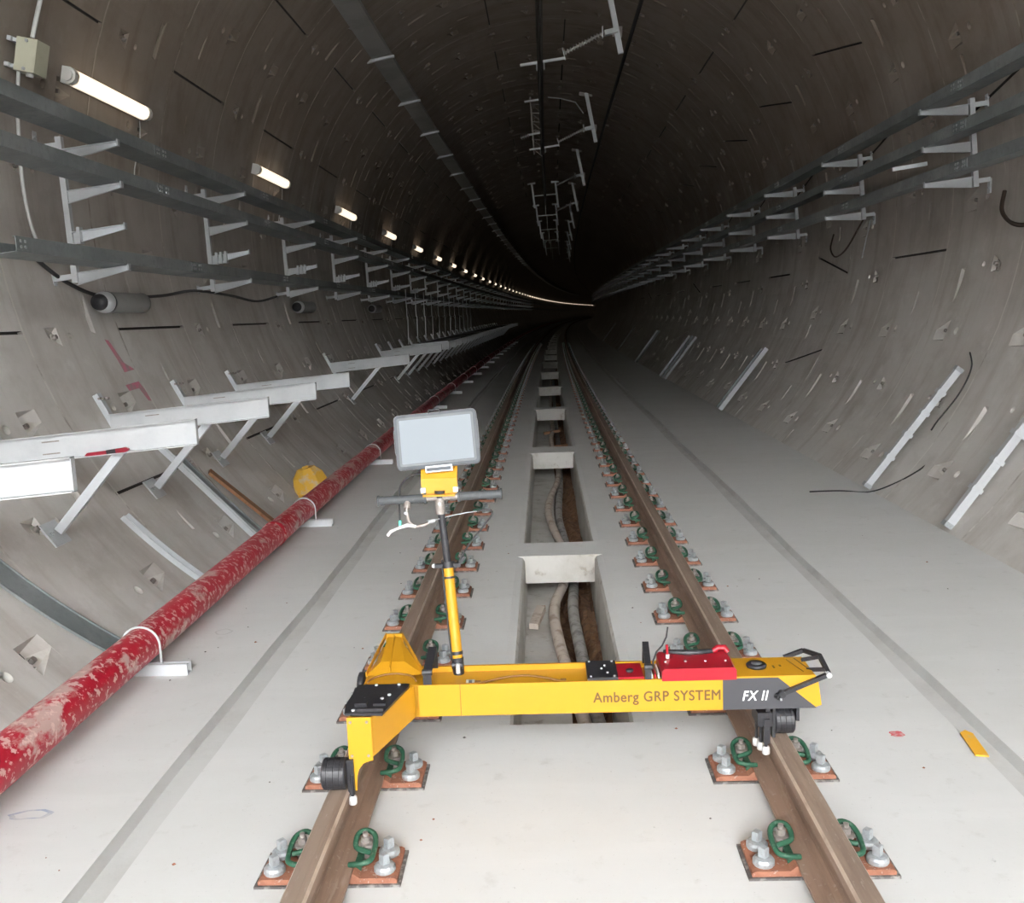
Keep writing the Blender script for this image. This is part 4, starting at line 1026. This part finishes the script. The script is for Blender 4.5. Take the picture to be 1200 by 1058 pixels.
wall_patch([[(197.2, 8.0), (197.4, 8.07), (200.4, 8.18), (201.4, 8.32), (201.6, 8.10), (199.9, 8.08)],
            [(203.2, 8.0), (203.0, 8.28), (204.2, 8.32), (205.8, 8.33), (205.7, 8.27), (203.9, 8.22), (204.0, 8.02)]], 'pink', 'spray_paint')

# ---- rebar hooks and rod on the right wall
def hook(pts, label, r=.011):
    ps = []
    for q in smoothp([(a, D, o) for a, D, o in pts], 6):
        x, z = wallpt(q[0], R0-q[2]); ps.append(P(x, q[1], z))
    mb = MB(); mb.tube(ps, r, 'rebar', 6); tag(build('wire_loop', mb), label, 'wire')
hook([(357.5, 13.7, .05), (354.5, 13.55, .12), (352.5, 13.2, .14), (353.5, 12.8, .14), (357, 12.5, .10), (359.5, 12.4, .04)], 'dark looped cable end hanging on the right wall under the second bracket')
hook([(357.2, 8.75, .03), (354.8, 8.66, .08), (353, 8.45, .10), (352.2, 8.2, .10), (352.4, 7.9, .06)], 'thick dark cable hook on the right wall at the photo edge', .018)
mb = MB(); mb.cyl((4.03, 0, 2.70), (3.93, 0, 2.24), .007, 'bolt', 6); tag(build('threaded_rod', mb, None, place(12.25)), 'thin pale rod hanging below the second right wall bracket', 'rod')
mb = MB(); mb.bar((3.3, 0, 2.93), (3.62, 0, 2.97), .035, .03, 'galv'); tag(build('steel_offcut', mb, None, place(9.45)), 'short bright steel arm resting behind the lowest right tray', 'bar')
# ---- long cable on the right of the crown
mb = MB(); mb.sweep([(1.64+.035*math.cos(-2*PI*i/8), 6.46+.035*math.sin(-2*PI*i/8)) for i in range(8)], frange(PORTAL, 200, 3), 'cable', smooth=True)
tag(build('crown_cable', mb), 'long black cable fixed along the right side of the tunnel crown', 'cable')

# ================================================================== CROWN CABLE TRAY (left)
prof = [(-2.68, 5.74), (-2.30, 5.80), (-2.30, 5.87), (-2.308, 5.87), (-2.308, 5.808), (-2.672, 5.75), (-2.672, 5.83), (-2.68, 5.83)]
ct = thing('cable_tray', 'wide grey cable tray hung high on the left of the tunnel crown', 'cable tray', place(3, -2.5, 5.78))
inv = ct.matrix_basis.inverted()
for n in range(26):
    D = 3.0+3.15*n; m2 = MB(); m2.sweep(prof, [D+.01, D+1.6, D+3.14], 'crowntray'); build('tray_section', m2, ct, inv)
m2 = MB(); m2.sweep(prof, frange(3+3.15*26, 250, 5), 'crowntray'); stuff(build('distant_tray', m2, ct, inv))
mbs = []
m2 = MB(); m2.prism([(-2.72, 5.725), (-2.24, 5.795), (-2.24, 5.765), (-2.72, 5.675)], -.03, .03, 'galv'); mbs.append(('arm', m2.mesh('arm')))
m2 = MB(); m2.bar((-2.70, 0, 5.69), (-2.70, 0, 5.88), .04, .04, 'galv'); m2.bar((-2.70, 0, 5.72), (-2.76, 0, 5.72), .04, .04, 'galv'); mbs.append(('hanger', m2.mesh('hanger')))
for k in range(22):
    D = 15.68+3.15*k
    t = thing('tray_hanger', 'galvanised hanger arm under the crown cable tray, %s from the front' % ordn(k+1), 'hanger', place(D), 'hangers under the crown cable tray')
    for n, me in mbs: link(n, me, t)

# ================================================================== OVERHEAD CONDUCTOR AND DROP POSTS
mb = MB(); CXX, CZZ = .035, 5.44
mb.sweep([(CXX-.045, 5.475), (CXX-.045, 5.465), (CXX-.012, 5.462), (CXX-.022, 5.40), (CXX-.008, 5.375), (CXX+.008, 5.375), (CXX+.022, 5.40), (CXX+.012, 5.462), (CXX+.045, 5.465), (CXX+.045, 5.475)][::-1], frange(PORTAL, 34, 2), 'copper')
tag(build('overhead_conductor', mb), 'dark overhead conductor rail running down the middle under the tunnel crown', 'conductor rail')
def ribbed(mb, a, b, r0, r1, n, m):
    a = Vector(a); b = Vector(b); pts = []; rr = []
    for i in range(n):
        for fr, r in ((.0, r0), (.35, r0), (.45, r1), (.6, r1*.9), (.75, r0)):
            pts.append(a.lerp(b, (i+fr)/n)); rr.append(r)
    mb.tube(pts, rr, m, 10, smooth=False)
def make_drop():
    out = []
    m2 = MB(); m2.bar((1.07, 0, 6.67), (1.265, 0, 5.57), .08, .07, 'galv', up=(0, 1, 0)); out.append(('post', m2))
    m2 = MB(); m2.bar((.92, 0, 6.695), (1.22, 0, 6.655), .16, .012, 'boltdark'); out.append(('ceiling_plate', m2))
    m2 = MB(); m2.bar((1.02, -.05, 5.86), (1.22, -.05, 5.90), .07, .11, 'galv'); m2.bar((1.15, 0, 5.87), (1.29, 0, 5.85), .10, .012, 'boltdark'); m2.bar((1.15, 0, 5.93), (1.29, 0, 5.91), .10, .012, 'boltdark'); m2.box(.985, 1.0, -.09, .01, 5.80, 5.96, 'galv'); out.append(('post_clamp', m2))
    m2 = MB(); ribbed(m2, (.99, -.05, 5.86), (.40, -.05, 5.60), .018, .042, 13, 'insul'); out.append(('insulator', m2))
    m2 = MB(); m2.bar((.38, -.05, 5.68), (.42, -.05, 5.50), .012, .05, 'galv'); m2.bar((.41, -.05, 5.53), (-.27, -.05, 5.455), .035, .045, 'galv'); out.append(('support_bar', m2))
    m2 = MB(); m2.box(-.025, -.012, -.07, -.02, 5.37, 5.48, 'bolt'); m2.box(.09, .103, -.07, -.02, 5.385, 5.49, 'bolt'); m2.box(-.03, .106, -.07, -.02, 5.478, 5.485, 'bolt'); out.append(('conductor_clamp', m2))
    return [(n, mb.mesh(n)) for n, mb in out]
DM = make_drop()
for k in range(9):
    D = 15.35+7.65*k
    t = thing('drop_post', 'galvanised drop post with ribbed insulator under the crown, %s from the front' % ORD[k], 'drop post', place(D), 'drop posts under the tunnel crown')
    for n, me in DM:
        if k >= 2 and n in ('support_bar', 'conductor_clamp'): continue
        if k >= 4 and n == 'insulator': continue
        link(n, me, t)
# anchor frame left of the second drop post
t = thing('anchor_frame', 'upright lattice anchor frame hanging left of the overhead conductor', 'frame', place(23.6))
m2 = MB()
for x in (-.22, .0): m2.bar((x, 0, 6.76), (x+.05, 0, 5.45), .03, .03, 'boltdark')
for i in range(6): z = 6.6-.2*i; m2.bar((-.21+.02*i*.3, 0, z), (.01+.02*i*.3, 0, z-.02), .02, .02, 'boltdark'); m2.bar((-.21, 0, z), (.02, 0, z-.2), .012, .012, 'boltdark')
build('lattice', m2, t)
m2 = MB(); m2.bar((-.36, 0, 6.66), (.02, 0, 6.70), .04, .04, 'galv'); m2.bar((-.30, 0, 5.90), (.03, 0, 5.95), .04, .04, 'galv'); build('cross_bar', m2, t)
m2 = MB(); ribbed(m2, (-.48, 0, 5.84), (-.27, 0, 5.90), .02, .06, 4, 'insul'); build('insulator', m2, t)
m2 = MB(); m2.tube([(.2, 0, 6.74), (.5, .1, 6.72), (.85, .3, 6.66), (1.05, .8, 6.5)], .012, 'galv', 6); build('stay_cable', m2, t)
for k in range(5):
    D = 38.5+7.8*k
    t = thing('portal_hanger', 'pair of galvanised hangers joined by a crossbar under the far crown, %s from the front' % ORD[k], 'hanger', place(D), 'hanger pairs under the far crown')
    for x, z in ((-.50, 6.74), (.42, 6.77)):
        m2 = MB(); m2.bar((x, 0, z), (x+.09, 0, 5.78), .07, .07, 'galv'); m2.bar((x-.16, 0, z-.02), (x+.14, 0, z), .09, .05, 'galv'); build('hanger_post', m2, t)
    m2 = MB(); m2.bar((-.44, 0, 6.24), (.46, 0, 6.28), .04, .04, 'galv'); build('crossbar', m2, t)
    m2 = MB(); m2.bar((0, 0, 6.26), (0.02, 0, 5.5), .02, .02, 'galv'); build('dropper', m2, t)

# ================================================================== HOSES IN THE TROUGH
def hose(pts, r, m, label, name='hose'):
    mb = MB(); mb.tube(smoothp([P(*p) for p in pts], 8), r, m, 12); return tag(build(name, mb), label, 'hose')
hose([(.04, -.5, -.30), (.10, 3.0, -.36), (.13, 4.2, -.33), (.06, 5.0, -.30), (-.0, 5.7, -.29), (-.02, 6.4, -.29), (.08, 7.2, -.30), (.06, 8.0, -.27), (-.04, 9.2, -.25), (-.02, 10.2, -.27), (.06, 11.2, -.30), (.10, 12.3, -.32), (.05, 13.6, -.3), (.02, 15.4, -.3), (.06, 17, -.32), (.03, 20, -.34), (.05, 25, -.34), (.05, 34, -.34)], .036, 'hose_pale', 'pale muddy hose snaking along the centre trough, left of the pair')
hose([(.14, -.5, -.40), (.20, 3.4, -.40), (.21, 4.2, -.37), (.16, 4.9, -.34), (.13, 5.6, -.32), (.11, 6.4, -.32), (.14, 7.4, -.36), (.10, 8.6, -.36), (.06, 9.6, -.34), (.10, 11.4, -.36), (.12, 13, -.38), (.13, 16, -.4), (.12, 20, -.4), (.12, 30, -.4)], .038, 'hose', 'dark grey hose along the centre trough, right of the pair')
mb = MB(); c = P(.13, 5.0, -.30); mb.tube([c+Vector((-.03, -.03, -.03)), c+Vector((.0, .0, .0)), c+Vector((.02, .06, .04))], .04, 'hose', 10); mb.cyl(c+Vector((0, -.01, .02)), c+Vector((0, -.035, .03)), .024, 'cable', 10); tag(build('hose_coupling', mb), 'dark pipe coupling joining the hoses in the nearest trough opening', 'coupling')
for i, (X, D, ln) in enumerate(((-.16, 6.05, .25), (.03, 14.5, .42), (-.1, 16.2, .3))):
    mb = MB(); mb.bar(P(X, D, -.31), P(X+ln*(.2 if i == 0 else .9), D+(.3 if i == 0 else .05), -.28), .06, .04, 'wood' if i else 'hose_pale', up=(0, 0, 1)); tag(build('wood_scrap', mb), ('pale offcut on the ledge of the nearest trough opening', 'dark timber scrap across the third trough opening', 'small timber scrap at the far end of the third trough opening')[i], 'scrap wood')
